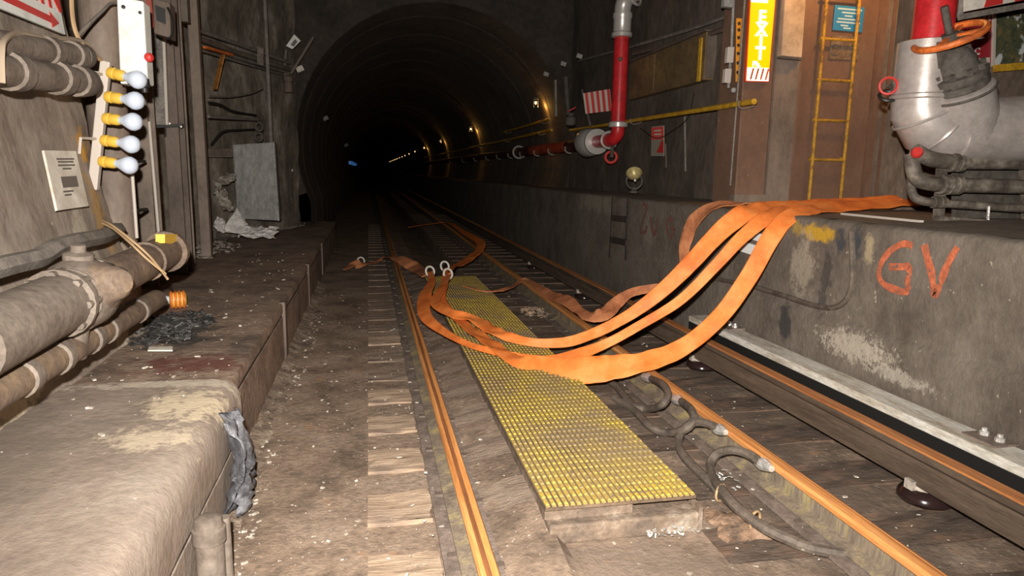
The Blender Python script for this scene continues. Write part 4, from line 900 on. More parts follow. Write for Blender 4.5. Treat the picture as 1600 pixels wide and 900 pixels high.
# ---------------------------------------------------------------- exit pillar, alcove wall and ladder
t = Thing('exit_pillar', 'brown steel-cased pillar carrying the yellow EXIT sign', 'pillar', (3.82, 6.6, 1.27))
bev(t.part('casing', MB().box(3.66, 3.99, 6.42, 6.9, 1.27, 5.25), m_alcove), .01)
t.part('side_panel', MB().box(3.99, 4.30, 6.46, 6.9, 1.27, 2.76), m_steel, label='grey-brown side panel')
t.part('base_skirt', MB().box(3.65, 4.0, 6.41, 6.5, 1.27, 1.36), m_steel)
t.part('corner_bead', MB().box(3.985, 4.005, 6.412, 6.43, 1.27, 5.2), m_dsteel)
t = Thing('exit_sign', 'tall yellow reflective sign with added glow, white stacked letters EXIT and hatched foot', 'sign', (3.810, 6.400, 2.493))
e = [Vector(p) for p in ((3.676, 6.385, 2.479), (3.914, 6.385, 2.483), (3.921, 6.385, 3.428), (3.659, 6.385, 3.433))]
t.part('board', MB().slab([e[0] + Vector((-.012, .002, -.008)), e[1] + Vector((.012, .002, -.008)), e[2] + Vector((.012, .002, 0)), e[3] + Vector((-.012, .002, 0))], -.03), m_exitR, label='red-edged backing board')
t.part('face', MB().slab(e, .004), m_exitY)
W = (e[1] - e[0]).length; xd = (e[1] - e[0]).normalized(); yd = (e[3] - e[0]).normalized()
H = (e[3] - e[0]).length
for ch, pyb in (('E', .765), ('X', .615), ('I', .465), ('T', .315)):
    pass
def ex(u, v): return e[0] + xd * (u * W) + yd * v
zt = {'E': 0.545, 'X': 0.430, 'I': 0.318, 'T': 0.205}
for ch, v in zt.items():
    t.part('letter', text_mb(ch, .172, ex(.55, v), xd, yd, .006, .003, 'CENTER'), m_exitW)
t.part('lettering', text_mb('Ph.', .075, ex(.42, .134), xd, yd, .006, .002, 'CENTER'), m_exitW)
t.part('top_band', MB().slab([ex(0, .735) - Vector((0, .006, 0)), ex(.75, .735) - Vector((0, .006, 0)), ex(.75, .93) - Vector((0, .006, 0)), ex(0, .93) - Vector((0, .006, 0))], .003), m_exitW)
t.part('foot_band', MB().slab([ex(0, .0) - Vector((0, .006, 0)), ex(1, .0) - Vector((0, .006, 0)), ex(1, .125) - Vector((0, .006, 0)), ex(0, .125) - Vector((0, .006, 0))], .002), m_exitW)
for k in range(4):
    u = .12 + .23 * k
    t.part('hatch_stripe', MB().slab([ex(u, .01) - Vector((0, .009, 0)), ex(u + .09, .01) - Vector((0, .009, 0)), ex(u + .2, .12) - Vector((0, .009, 0)), ex(u + .11, .12) - Vector((0, .009, 0))], .002), m_wheel)
t = Thing('light_panel', 'beige panel box beside the EXIT sign, glowing in warm lamp light', 'panel', (4.218, 6.450, 2.747))
bev(t.part('case', MB().slab([(4.024, 6.360, 2.730), (4.252, 6.360, 2.723), (4.238, 6.360, 3.503), (4.010, 6.360, 3.487)], -.1), m_beige), .006)
t.part('rim', MB().slab([(4.038, 6.400, 2.712), (4.289, 6.400, 2.706), (4.285, 6.400, 2.743), (4.034, 6.400, 2.749)], -.1), m_dsteel)
t = Thing('alcove_lamp', 'sodium lamp fixed over the alcove beside the EXIT pillar', 'lamp', (4.62, 5.95, 3.95))
t.part('bracket', MB().beam((4.62, 6.5, 4.02), (4.62, 5.75, 3.95), .05, .05), m_iron)
t.part('shade', MB().lathe((4.62, 5.75, 3.98), (0, 0, -1), [(.05, 0), (.08, .04), (.13, .12), (.12, .12), (.07, .05), (0, .05)], 18), m_iron)
t.part('bulb', MB().ball((4.62, 5.75, 3.86), .045, 12), m_orangeglow)
t = Thing('yellow_ladder', 'chipped yellow steel rung ladder on the brown alcove wall', 'ladder', (4.71, 6.45, 1.27))
xl, xr = 4.521, 4.895
for x in (xl, xr):
    s = t.part('stile', MB().tube([(x, 6.43, 1.30), (x, 6.43, 5.0)], .017, 8), m_ylad)
z = 1.73
while z < 4.9:
    t.part('rung', MB().tube([(xl - .035, 6.43, z), (xr + .01, 6.43, z)], .014, 8), m_ylad)
    z += .400
for z in (1.75, 2.9, 4.1):
    for x in (xl, xr):
        t.part('standoff', MB().beam((x, 6.43, z), (x, 6.5, z), .02, .02), m_ylad)
t = Thing('blue_sign', 'small blue enamel sign with pale lines behind the yellow ladder', 'sign', (4.840, 6.490, 3.036))
b = [Vector(p) for p in ((4.655, 6.490, 3.032), (4.999, 6.490, 3.026), (5.000, 6.490, 3.270), (4.658, 6.490, 3.273))]
t.part('plate', MB().slab(b, .008), m_blue)
def bq(u, v): return (b[0] * (1 - u) + b[1] * u) * (1 - v) + (b[3] * (1 - u) + b[2] * u) * v - Vector((0, .009, 0))
for v, u0, u1 in ((.84, .10, .92), (.70, .25, .75), (.57, .35, .62), (.44, .14, .86), (.31, .10, .90), (.18, .25, .5), (.08, .35, .6)):
    t.part('print_line', MB().slab([bq(u0, v), bq(u1, v), bq(u1, v + .06), bq(u0, v + .06)], .001), m_bluetxt)
t = Thing('alcove_seams', 'raised upright steel seams on the brown alcove wall by the ladder', 'trim', (5.3, 6.47, 1.27))
for x0, x1, dd, m in ((5.18, 5.21, .03, m_alcove), (5.30, 5.33, .03, m_steel), (5.40, 5.43, .05, m_steel), (4.305, 4.335, .03, m_alcove)):
    t.part('seam', MB().box(x0, x1, 6.5 - dd, 6.5, 1.27, 5.2), m)
t = Thing('riveted_column', 'grey-green riveted steel column right of the yellow ladder', 'column', (5.6, 6.4, 1.27))
t.part('flange', MB().box(5.45, 5.68, 6.36, 6.40, 1.27, 5.25), m_greywall)
t.part('web', MB().box(5.55, 5.58, 6.40, 6.5, 1.27, 5.25), m_greywall)
for k in range(12):
    t.part('rivet', MB().ball((5.57, 6.36, 1.6 + .28 * k), .022, 8, (1, .6, 1)), m_steel)
t = Thing('round_placard', 'worn grey rubbed panel below the blue sign, behind the ladder', 'panel', (4.834, 6.490, 2.758))
t.part('plate', MB().slab([(4.641, 6.490, 2.749), (4.986, 6.490, 2.753), (4.989, 6.490, 2.982), (4.660, 6.490, 2.982)], .006), M('rubbed_brown_panel', (.20, .135, .085), (.13, .08, .05), (.33, .27, .20), 9, .7))
t.part('mark', MB().torus((4.706, 6.480, 2.839), (0, 1, 0), .05, .006, 18, 5), m_steel)

# rear wall: enclosure, handrail, conduits, signs
t = Thing('wall_enclosure', 'long tan metal enclosure high on the rear wall with a yellow strip', 'cabinet', (3.800, 8.384, 2.619))
bev(t.part('case', MB().box(3.78, 3.92, 7.50, 9.85, 2.63, 3.16), m_box), .012)
t.part('door', MB().box(3.772, 3.782, 7.62, 8.90, 2.66, 3.13), m_box)
t.part('door', MB().box(3.772, 3.782, 8.93, 9.80, 2.66, 3.13), m_box)
t.part('end_panel', MB().box(3.79, 3.92, 7.49, 7.502, 2.65, 3.14), m_dsteel)
t.part('yellow_strip', MB().box(3.752, 3.772, 7.56, 7.62, 2.62, 3.10), m_ylw, label='yellow upright strip')
t.part('drip_edge', MB().box(3.75, 3.92, 7.48, 9.87, 3.16, 3.175), m_dsteel)
def tuberun(name, label, cat, a, b, r, mat, loc, clamps, cmat):
    t = Thing(name, label, cat, loc)
    t.part('tube', MB().tube([a, b], r, 10), mat)
    for f in clamps:
        p = Vector(a).lerp(Vector(b), f)
        t.part('clamp', MB().tube([p + Vector((.12, 0, -.02)), p + Vector((.0, 0, -.055)), p + Vector((-.05, 0, -.02)), p + Vector((-.045, 0, .02))], .008, 6, sub=3), cmat)
    return t
tuberun('grab_rail', 'yellow grab rail along the rear wall ending at the EXIT pillar', 'handrail', (3.58, 6.05, 2.243), (3.86, 13.1, 2.37), .028, m_ylw, (3.7, 8, 2.27), (.03, .48, .6), m_conduit)
tuberun('grab_rail', 'second yellow grab rail deeper in the tunnel beneath the lamps', 'handrail', (3.62, 13.6, 2.40), (3.62, 60, 2.40), .030, m_ylw, (3.62, 15, 2.40), (.02, .1, .2), m_conduit)
tuberun('grab_rail', 'short upper yellow rail just below the nearest tunnel lamp', 'handrail', (3.60, 13.7, 2.62), (3.60, 18.6, 2.62), .025, m_ylw, (3.60, 14.5, 2.62), (.1, .9), m_conduit)
t = Thing('conduit_run', 'grey conduit with two small pale boxes beside the EXIT pillar', 'conduit', (3.566, 6.500, 2.402))
t.part('conduit', MB().tube([(3.550, 6.520, 3.377), (3.565, 6.520, 2.836), (3.562, 6.520, 2.416)], .014, 8), m_bluebox)
for q in ([(3.518, 6.500, 2.659), (3.588, 6.500, 2.662), (3.590, 6.500, 2.815), (3.520, 6.500, 2.812)], [(3.505, 6.500, 2.467), (3.575, 6.500, 2.464), (3.578, 6.500, 2.606), (3.509, 6.500, 2.603)]):
    bev(t.part('junction_box', MB().slab(q, -.06), m_palebar), .006)
t.part('top_box', MB().slab([(3.444, 6.500, 3.187), (3.547, 6.500, 3.181), (3.560, 6.500, 3.373), (3.451, 6.500, 3.365)], -.06), m_bluebox)
t.part('end_cap', MB().ball((3.609, 6.500, 2.397), .03, 8), m_bluebox)
upconduit('thin grey conduit running the full height on the EXIT pillar edge', (3.607, 6.400, 3.351), (3.591, 6.400, 1.449), .010, m_conduit)
t = Thing('caution_strip', 'narrow orange upright strip sign with black marks beside the two pale boxes', 'sign', (3.615, 6.450, 2.491))
s = [Vector(p) for p in ((3.573, 6.410, 2.465), (3.608, 6.410, 2.467), (3.595, 6.410, 3.064), (3.533, 6.410, 3.060))]
t.part('plate', MB().slab(s, .006), flat('orange_strip_paint', (.60, .24, .02), .5))
for v in (.15, .3, .45, .58, .70, .82, .92):
    p = (s[0] + s[1]) / 2 * (1 - v) + (s[2] + s[3]) / 2 * v
    t.part('mark', MB().obox(p - Vector((0, .008, 0)), .028, .002, .030, (1, 0, .4), (0, 1, 0), (-.4, 0, 1)), m_black)
for q in ([(3.820, 6.568, 3.237), (3.820, 7.812, 3.270), (3.820, 9.836, 3.394), (3.820, 12.523, 3.588)],):
    cable('long dark conduit slanting above the tan enclosure on the rear wall', q, .022, m_conduit, q[1], name='conduit')
cable('dark conduit under the first one, just over the tan enclosure', [(3.820, 6.920, 3.111), (3.820, 8.135, 3.168), (3.820, 9.822, 3.285)], .03, m_dsteel, (3.820, 8.135, 3.168), name='conduit')
cable('thin wire hanging in loops below the yellow grab rail', [(3.840, 7.833, 2.523), (3.840, 7.922, 2.306), (3.840, 8.014, 2.214), (3.840, 8.404, 2.104), (3.840, 8.902, 2.037), (3.840, 9.491, 2.208)], .006, m_black, (3.840, 8.404, 2.104))
upconduit('short dull conduit dropping below the grab rail to the walkway, right of the red sign', (3.860, 8.098, 2.267), (3.860, 7.990, 1.592), .012, m_conduit)
upconduit('short dark conduit close beside the red and grey sign', (3.860, 8.624, 1.951), (3.860, 8.564, 1.641), .012, m_dsteel)
t = Thing('red_grey_sign', 'small upright sign, red above grey, on the sooty rear wall', 'sign', (3.860, 8.853, 1.797))
def wq(px): pass
r4 = [Vector(p) for p in ((3.860, 8.644, 1.793), (3.860, 9.071, 1.801), (3.860, 9.101, 2.203), (3.860, 8.697, 2.195))]
def rq(u, v, o=.0): return (r4[0] * (1 - u) + r4[1] * u) * (1 - v) + (r4[3] * (1 - u) + r4[2] * u) * v - Vector((o, 0, 0))
t.part('plate', MB().slab([rq(0, 0), rq(1, 0), rq(1, 1), rq(0, 1)], -.010), flat('pale_grey_green_enamel', (.30, .28, .22), .6))
t.part('red_panel', MB().slab([rq(0, .55, .012), rq(1, .55, .012), rq(1, .97, .012), rq(0, .97, .012)], .001), flat('coral_red_enamel', (.75, .09, .08), .5), label='red upper half')
t.part('red_wedge', MB().slab([rq(0, .10, .012), rq(.55, .12, .012), rq(.15, .52, .012), rq(0, .52, .012)], .001), m_redp, label='red wedge')
for v in (.70, .82):
    t.part('print_line', MB().slab([rq(.2, v, .014), rq(.75, v, .014), rq(.75, v + .05, .014), rq(.2, v + .05, .014)], .001), m_tagw)
t = Thing('reflector_lamp', 'round lamp with a bright brass reflector standing on the walkway', 'lamp', (3.500, 8.775, 1.346))
c = Vector((3.500, 8.766, 1.457))
t.part('rim', MB().torus(c, (-.3, -.9, .1), .105, .014, 22, 6), m_iron)
t.part('reflector', MB().lathe(c + Vector((0, .02, .10)), (-.2, -.7, -.5), [(.11, 0), (.10, .02), (.06, .06), (.03, .08), (0, .085)], 16), m_gold, label='bright brass reflector')
t.part('bulb', MB().ball(c + Vector((0, -.03, .01)), .022, 8), m_lug)
t.part('foot', MB().lathe(c + Vector((0, 0, -.13)), (0, 0, 1), [(.06, -.03), (.06, 0), (.02, .02), (.02, .05)], 12), m_iron)

# red standpipe and main
t = Thing('red_standpipe', 'tall bright red pipe with silver couplings rising up the rear wall', 'pipe', (3.6, 9.75, 2.1))
t.part('riser', MB().tube([(3.6, 9.75, 2.26), (3.6, 9.75, 3.52)], .108, 20), m_red)
t.part('coupling', MB().lathe((3.6, 9.75, 3.48), (0, 0, 1), [(.108, 0), (.150, .01), (.150, .06), (.128, .08), (.128, .25), (.140, .27), (.140, .33), (.11, .34)], 20), m_galv, label='silver upper coupling')
t.part('coupling', MB().lathe((3.6, 9.75, 2.22), (0, 0, 1), [(.10, 0), (.14, .01), (.14, .07), (.11, .09)], 20), m_galv, label='silver lower coupling')
t.part('top_elbow', MB().tube([(3.6, 9.75, 3.78), (3.6, 9.74, 3.92), (3.64, 9.68, 4.02), (3.74, 9.55, 4.08)], .12, 18, sub=4), m_galv, label='silver elbow')
t.part('top_ring', MB().torus((3.70, 9.6, 4.05), (.6, -.75, .35), .16, .022, 22, 8), m_galv)
t.part('top_branch', MB().tube([(3.70, 9.6, 4.05), (3.77, 8.9, 4.33)], .11, 18), m_red)
t.part('bottom_elbow', MB().tube([(3.6, 9.75, 2.26), (3.6, 9.76, 2.14), (3.58, 9.85, 2.07), (3.56, 10.05, 2.05), (3.56, 10.6, 2.05)], .098, 18, sub=4), m_red)
t.part('elbow_ring', MB().torus((3.56, 10.0, 2.05), (0, 1, 0), .12, .02, 20, 6), m_galv)
t.part('flange', MB().lathe((3.56, 10.55, 2.05), (0, 1, 0), [(.10, 0), (.20, .01), (.20, .07), (.15, .09), (.20, .16), (.24, .45), (.20, .60), (.12, .62)], 22), m_galv, label='big silver reducer')
t.part('valve_wheel', MB().torus((3.62, 10.05, 1.80), (-.4, -.85, .2), .085, .022, 18, 6), m_redp, label='red hand wheel')
t.part('valve_stem', MB().tube([(3.60, 9.95, 2.02), (3.62, 10.02, 1.80)], .03, 8), m_iron)
t.part('wall_bracket', MB().beam((3.6, 9.75, 3.15), (3.9, 10.4, 3.17), .04, .03), m_conduit)
t.part('bracket_bolt', MB().ball((3.56, 9.66, 3.17), .035, 10), m_dsteel)
t = Thing('fire_main', 'dark red main running away along the tunnel wall on hooked clamps', 'pipe', (3.56, 12, 2.0))
t.part('tube', MB().tube([(3.56, 11.15, 2.03), (3.56, 80, 2.05)], .10, 14), M('sooty_red_paint', (.07, .022, .017), None, (.14, .03, .02), 3, .6, bump=.1))
t.part('bright_length', MB().tube([(3.56, 12.2, 2.03), (3.56, 15.0, 2.03)], .103, 14), M('bright_red_orange_paint', (.52, .075, .03), None, (.62, .16, .04), 3, .5, bump=.1), label='brighter red-orange length')
for y in (12.0, 13.2, 14.4, 15.8, 17.2, 18.8, 20.6, 23.0, 26.0, 30.0):
    t.part('clamp', MB().tube([(3.45, y, 2.02), (3.455, y, 1.95), (3.50, y, 1.91), (3.57, y, 1.90)], .018, 6, sub=3), m_conduit)
t.part('joint_collar', MB().torus((3.56, 16.4, 2.03), (0, 1, 0), .14, .025, 20, 6), m_galv)
t = Thing('striped_sign', 'red and white vertically striped board behind the red standpipe', 'sign', (3.750, 11.112, 2.548))
g = [Vector(p) for p in ((3.462, 10.900, 2.501), (3.907, 10.900, 2.567), (3.860, 10.900, 2.909), (3.407, 10.900, 2.821))]
def gq(u, v, o=0): return (g[0] * (1 - u) + g[1] * u) * (1 - v) + (g[3] * (1 - u) + g[2] * u) * v - Vector((0, o, 0))
t.part('board', MB().slab([gq(0, 0), gq(1, 0), gq(1, 1), gq(0, 1)], -.012), flat('dull_white_sign', (.50, .46, .40), .6))
for k in range(5):
    u = .06 + .205 * k
    t.part('stripe', MB().slab([gq(u, 0, .004), gq(u + .105, 0, .004), gq(u + .105, 1, .004), gq(u, 1, .004)], .002), m_redp, label='red stripe')
t.part('post', MB().beam((3.399, 10.950, 2.886), (3.561, 10.950, 2.325), .03, .02, (0, 1, 0)), m_iron)
t = Thing('valve_cluster', 'dark pipe fittings with a red lever left of the striped board', 'valve', (3.700, 12.840, 2.577))
t.part('body', MB().lathe((3.423, 11.600, 2.469), (0, 0, 1), [(.05, -.12), (.09, -.1), (.09, .02), (.05, .05), (.05, .1), (.0, .1)], 12), m_iron)
t.part('riser', MB().tube([(3.239, 12.000, 3.158), (3.269, 12.000, 2.536)], .025, 8), m_conduit)
t.part('riser', MB().tube([(3.424, 12.000, 3.220), (3.492, 12.000, 2.566)], .04, 8), m_iron)
t.part('lever', MB().beam((3.344, 11.500, 2.586), (3.466, 11.500, 2.654), .04, .02), m_redp, label='red lever')
for q in ((3.597, 11.800, 3.544), (3.483, 12.400, 3.497), (3.318, 13.000, 3.390)):
    t.part('hanger', MB().obox(q, .10, .05, .07, (1, 0, -.3), (0, 1, 0), (.3, 0, 1)), m_bluebox)

# ---------------------------------------------------------------- silver main with tilted gate valve
t = Thing('silver_main', 'big silver-jacketed pipe rising into red and elbowing right, with tilted gate valve', 'pipe', (3.76, 4.2, 1.27))
RXc, RYc = 3.765, 4.2
t.part('riser', MB().lathe((RXc, RYc, 2.08), (0, 0, 1), [(.196, 0), (.208, .01), (.208, .03), (.195, .04), (.192, .36), (.192, .385), (.13, .40)], 28), m_silver)
t.part('red_riser', MB().tube([(RXc + .02, RYc, 2.45), (RXc + .02, RYc, 5.2)], .128, 24), m_red, label='bright red upper pipe')
t.part('elbow', MB().tube([(RXc, RYc, 2.11), (RXc + .005, RYc, 2.02), (RXc + .07, RYc - .02, 1.91), (RXc + .20, RYc - .05, 1.86), (RXc + .36, RYc - .09, 1.885)], [.195, .198, .204, .206, .206], 28), m_silver)
for k, (p, ax, rr) in enumerate([((RXc + .03, RYc - .005, 1.98), (.45, -.1, -.9), .212), ((RXc + .12, RYc - .03, 1.90), (.8, -.15, -.6), .214), ((RXc + .23, RYc - .06, 1.868), (1, -.2, -.1), .214)]):
    t.part('band', MB().torus(p, ax, rr - .008, .013, 30, 6), m_silver)
hz0, hz1 = Vector((RXc + .22, RYc - .055, 1.872)), Vector((6.2, 3.62, 2.02))
t.part('run', MB().tube([hz0, hz1], .225, 28), m_silver)
for f in (.33, .36, .62):
    t.part('band', MB().torus(hz0.lerp(hz1, f), hz1 - hz0, .222, .013, 30, 6), m_silver)
Wc = Vector((3.741, 4.000, 2.469)); ax = Vector((-.459, -.13, .86)).normalized()
neck0 = Wc - ax * .66
t.part('neck', MB().lathe(neck0 - ax * .05, ax, [(.19, 0), (.195, .05), (.205, .34), (.19, .35)], 26), m_silver)
t.part('neck_band', MB().torus(neck0 + ax * .27, ax, .206, .010, 30, 6), m_iron)
bon = t.part('bonnet', MB().lathe(Wc - ax * .36, ax, [(.17, 0), (.18, .01), (.18, .05), (.16, .055), (.16, .065), (.18, .07), (.18, .11), (.14, .115), (.125, .20), (.09, .25), (.05, .28)], 22), m_iron, label='grey cast bonnet flange')
u = ax.cross(Vector((0, 1, 0))).normalized(); w = ax.cross(u)
for k in range(10):
    a = 2 * math.pi * k / 10
    t.part('bonnet_bolt', MB().lathe(Wc - ax * .38 + (u * math.cos(a) + w * math.sin(a)) * .155, ax, [(.02, 0), (.02, .17), (0, .171)], 6), m_iron, bon)
for sgn in (1, -1):
    t.part('yoke', MB().beam(Wc - ax * .17 + u * .10 * sgn, Wc - ax * .01 + u * .05 * sgn, .07, .05, w), m_iron)
t.part('stem', MB().tube([Wc - ax * .25, Wc + ax * .20], .024, 10), m_iron)
hw = t.part('hand_wheel', MB().torus(Wc, ax, .205, .022, 34, 8), m_wheel, label='orange hand wheel')
t.part('hub', MB().lathe(Wc - ax * .02, ax, [(.05, 0), (.05, .04), (0, .041)], 12), m_iron, hw)
for k in range(4):
    a = math.pi / 2 * k + .4
    t.part('spoke', MB().beam(Wc, Wc + (u * math.cos(a) + w * math.sin(a)) * .205, .03, .018, ax), m_wheel, hw)

t = Thing('small_valve', 'little valve with red and black ring wheels left of the silver riser', 'valve', (3.580, 4.300, 2.159))
t.part('ring', MB().torus((3.525, 4.250, 2.177), (-.5, -.85, 0), .055, .009, 20, 6), m_redp, label='red ring wheel')
t.part('ring', MB().torus((3.554, 4.280, 2.113), (-.2, -.5, .6), .055, .012, 20, 6), m_black, label='black ring wheel')
t.part('body', MB().lathe((3.588, 4.280, 2.166), (1, 0, 0), [(.03, 0), (.035, .02), (.035, .08), (.02, .09), (.02, .14)], 12), m_iron)
t.part('stem', MB().tube([(3.507, 4.240, 2.175), (3.593, 4.280, 2.166)], .010, 6), m_iron)

def manifold(label, path, r, loc, ringsq):
    t = Thing('manifold_pipe', label, 'pipe', loc, 'worn iron pipes below the silver main')
    t.part('tube', MB().tube(path, r, 14, sub=4), m_ironpipe)
    for (p, d) in ringsq:
        t.part('union', MB().lathe(p, d, [(r, -.05), (r * 1.35, -.045), (r * 1.35, .0), (r * 1.15, .005), (r * 1.35, .01), (r * 1.35, .05), (r, .055)], 14), m_ironpipe)
    return t
manifold('uppermost worn iron pipe directly under the silver main, red cap on its elbow', [(3.622, 4.050, 1.732), (3.718, 4.050, 1.691), (3.823, 4.050, 1.672), (4.042, 4.050, 1.668), (4.522, 4.050, 1.673), (5.196, 4.050, 1.668)], .052, (4.042, 4.050, 1.668), [((3.948, 4.050, 1.666), (1, 0, 0))]).part('red_cap', MB().lathe((3.607, 4.020, 1.714), (-.5, -.8, .5), [(.036, 0), (.038, .02), (.03, .035), (0, .036)], 14), m_redp, label='red end cap')
manifold('middle worn iron pipe with a curled elbow under the red-capped pipe', [(3.639, 4.100, 1.708), (3.643, 4.080, 1.621), (3.667, 4.050, 1.544), (3.760, 4.030, 1.516), (3.915, 4.030, 1.509), (4.529, 4.030, 1.504), (5.205, 4.030, 1.494)], .050, (3.915, 4.030, 1.509), [((3.878, 4.030, 1.513), (1, 0, 0)), ((3.931, 4.030, 1.509), (1, 0, 0))])
manifold('lowest thin iron pipe curling round near the hoses', [(3.677, 4.120, 1.561), (3.670, 4.100, 1.474), (3.673, 4.060, 1.418), (3.741, 4.030, 1.394), (3.908, 4.030, 1.382), (4.555, 4.030, 1.351), (5.239, 4.030, 1.323)], .030, (3.908, 4.030, 1.382), [((3.834, 4.030, 1.390), (1, 0, 0))])
t = Thing('pipe_stand', 'dark steel stand and angle holding the iron pipes on the walkway', 'stand', (3.867, 4.000, 1.287))
t.part('upright', MB().beam((3.891, 4.100, 1.678), (3.918, 4.100, 1.267), .06, .04, (0, 1, 0)), m_ironpipe)
t.part('upright', MB().beam((4.575, 4.100, 1.692), (4.688, 4.100, 1.228), .06, .04, (0, 1, 0)), m_ironpipe)
t.part('angle', MB().beam((3.754, 3.950, 1.281), (4.706, 3.950, 1.226), .05, .04), m_ironpipe)
t.part('bolt', MB().tube([(4.158, 3.940, 1.371), (4.169, 3.940, 1.239)], .010, 6), m_lug)
t.part('back_plate', MB().slab([(4.145, 4.200, 1.252), (5.121, 4.200, 1.206), (4.958, 4.200, 1.771), (4.072, 4.200, 1.751)], -.02), m_iron)
solo('long_stick', MB().beam((3.490, 4.547, 1.278), (3.457, 3.747, 1.278), .03, .015), m_palebar, 'pale thin stick lying on the walkway edge above the orange letters', 'stick', (3.472, 4.114, 1.278))

# right-hand wall signs
t = Thing('red_white_sign', 'tilted red and white board cut off by the top right corner', 'sign', (4.291, 4.300, 2.735))
t.part('board', MB().slab([(4.315, 4.500, 2.766), (5.043, 4.500, 2.930), (5.001, 4.500, 3.162), (4.276, 4.500, 3.020)], -.015), m_tagw)
t.part('red_panel', MB().slab([(4.462, 4.490, 2.800), (4.620, 4.490, 2.837), (4.611, 4.490, 2.997), (4.502, 4.490, 2.968)], .003), m_redp, label='red slanted panel')
t.part('red_panel', MB().slab([(4.725, 4.490, 2.857), (4.920, 4.490, 2.902), (4.920, 4.490, 3.064), (4.765, 4.490, 3.030)], .003), m_redp, label='red slanted panel')
t.part('bar', MB().beam((4.258, 4.480, 2.718), (5.029, 4.480, 2.879), .045, .04), m_conduit)
solo('grey_block', bev_ := MB().slab([(4.293, 4.600, 2.745), (4.400, 4.600, 2.752), (4.367, 4.600, 3.008), (4.244, 4.600, 3.000)], -.14), m_bluebox, 'grey box hung between the red riser and the tilted red-white board', 'box', (4.343, 4.600, 2.748))
t = Thing('red_notice', 'dark red notice board with worn pale letters behind the orange hand wheel', 'sign', (4.799, 4.800, 2.511))
t.part('board', MB().slab([(5.076, 5.270, 2.564), (5.409, 5.270, 2.569), (5.348, 5.270, 3.026), (5.022, 5.270, 3.005)], -.02), flat('dark_red_board', (.30, .020, .030), .5))
t.part('edge_strip', MB().slab([(5.387, 5.250, 2.533), (5.413, 5.250, 2.534), (5.353, 5.250, 2.990), (5.327, 5.250, 2.989)], -.02), m_palebar)
for x0, y0, w, h in ((1530,38,3,8),(1536,37,3,9),(1542,36,4,8),(1524,55,9,2),(1529,61,10,2),(1522,78,4,8),(1527,79,5,2),(1522,84,4,2),(1527,95,4,5),(1533,94,4,5),(1541,92,4,7)):
    pass
def blk(a, b, c, d): t.part('letter', MB().slab([a, b, c, d], .003), m_tagw)
blk((5.198, 5.265, 2.900), (5.217, 5.265, 2.901), (5.216, 5.265, 2.948), (5.197, 5.265, 2.947))
blk((5.243, 5.265, 2.908), (5.262, 5.265, 2.909), (5.261, 5.265, 2.956), (5.242, 5.265, 2.955))
blk((5.289, 5.265, 2.910), (5.315, 5.265, 2.912), (5.313, 5.265, 2.965), (5.287, 5.265, 2.963))
blk((5.177, 5.265, 2.777), (5.254, 5.265, 2.792), (5.253, 5.265, 2.802), (5.175, 5.265, 2.787))
blk((5.181, 5.265, 2.750), (5.278, 5.265, 2.766), (5.276, 5.265, 2.777), (5.179, 5.265, 2.761))
t.part('letter', text_mb('C', .083, (5.187, 5.265, 2.628), (1, 0, 0), (0, 0, 1), .004), m_tagw)
blk((5.235, 5.265, 2.577), (5.261, 5.265, 2.578), (5.258, 5.265, 2.599), (5.231, 5.265, 2.598))
blk((5.281, 5.265, 2.579), (5.308, 5.265, 2.580), (5.303, 5.265, 2.607), (5.277, 5.265, 2.606))
blk((5.330, 5.265, 2.565), (5.363, 5.265, 2.567), (5.357, 5.265, 2.609), (5.323, 5.265, 2.608))
t = Thing('painted_board', 'dark green board with white blotches and a yellow sill at the right edge', 'board', (5.100, 4.800, 2.476))
t.part('board', MB().slab([(5.449, 5.280, 2.551), (6.301, 5.280, 2.625), (6.201, 5.280, 3.147), (5.387, 5.280, 3.020)], -.02), m_mural)
t.part('yellow_sill', MB().beam((5.365, 5.200, 2.509), (6.206, 5.200, 2.603), .05, .06), m_ylw, label='yellow sill bar')

# ---------------------------------------------------------------- tunnel lamps
def tlamp(y, label, glow, big):
    loc = (3.52, y, 3.02)
    t = Thing('tunnel_lamp', label, 'lamp', loc, 'row of orange lamps along the tunnel wall')
    t.part('arm', MB().tube([(3.72, y, 3.22), (3.58, y, 3.24), (3.52, y, 3.16)], .014, 6, sub=3), m_iron)
    t.part('housing', MB().lathe((3.52, y, 3.16), (0, 0, -1), [(.02, 0), (.05, .02), (.055, .06), (.05, .065), (0, .065)], 12), m_iron)
    for dx in (-.045, .045):
        t.part('guard', MB().tube([(3.52 + dx, y, 3.1), (3.52 + dx, y, 2.93)], .006, 5), m_galv)
    t.part('bulb', MB().ball((3.52, y, 3.02), .022 * big, 10, (1, 1, 1.6)), m_orangeglow if y < 30 else m_farglow)
    return t.o
ys = [14.6, 24.2, 34.6, 45.0, 54, 62, 69, 75, 81, 87, 92, 97, 102, 108, 114, 120]
lbs = ['nearest orange tunnel lamp, lighting a flame-shaped patch of wall', 'second orange tunnel lamp from the camera', 'third orange tunnel lamp, small flame of light below it', 'fourth orange tunnel lamp, just before the row closes up']
ORD = ['fifth', 'sixth', 'seventh', 'eighth', 'ninth', 'tenth', 'eleventh', 'twelfth', 'thirteenth', 'fourteenth', 'fifteenth', 'farthest']
for i, y in enumerate(ys):
    tlamp(y, lbs[i] if i < 4 else (ORD[i - 4] + ' orange lamp of the tunnel row counting away from the camera, a tiny dash'), 1, 1.0 if i < 3 else 1.7)
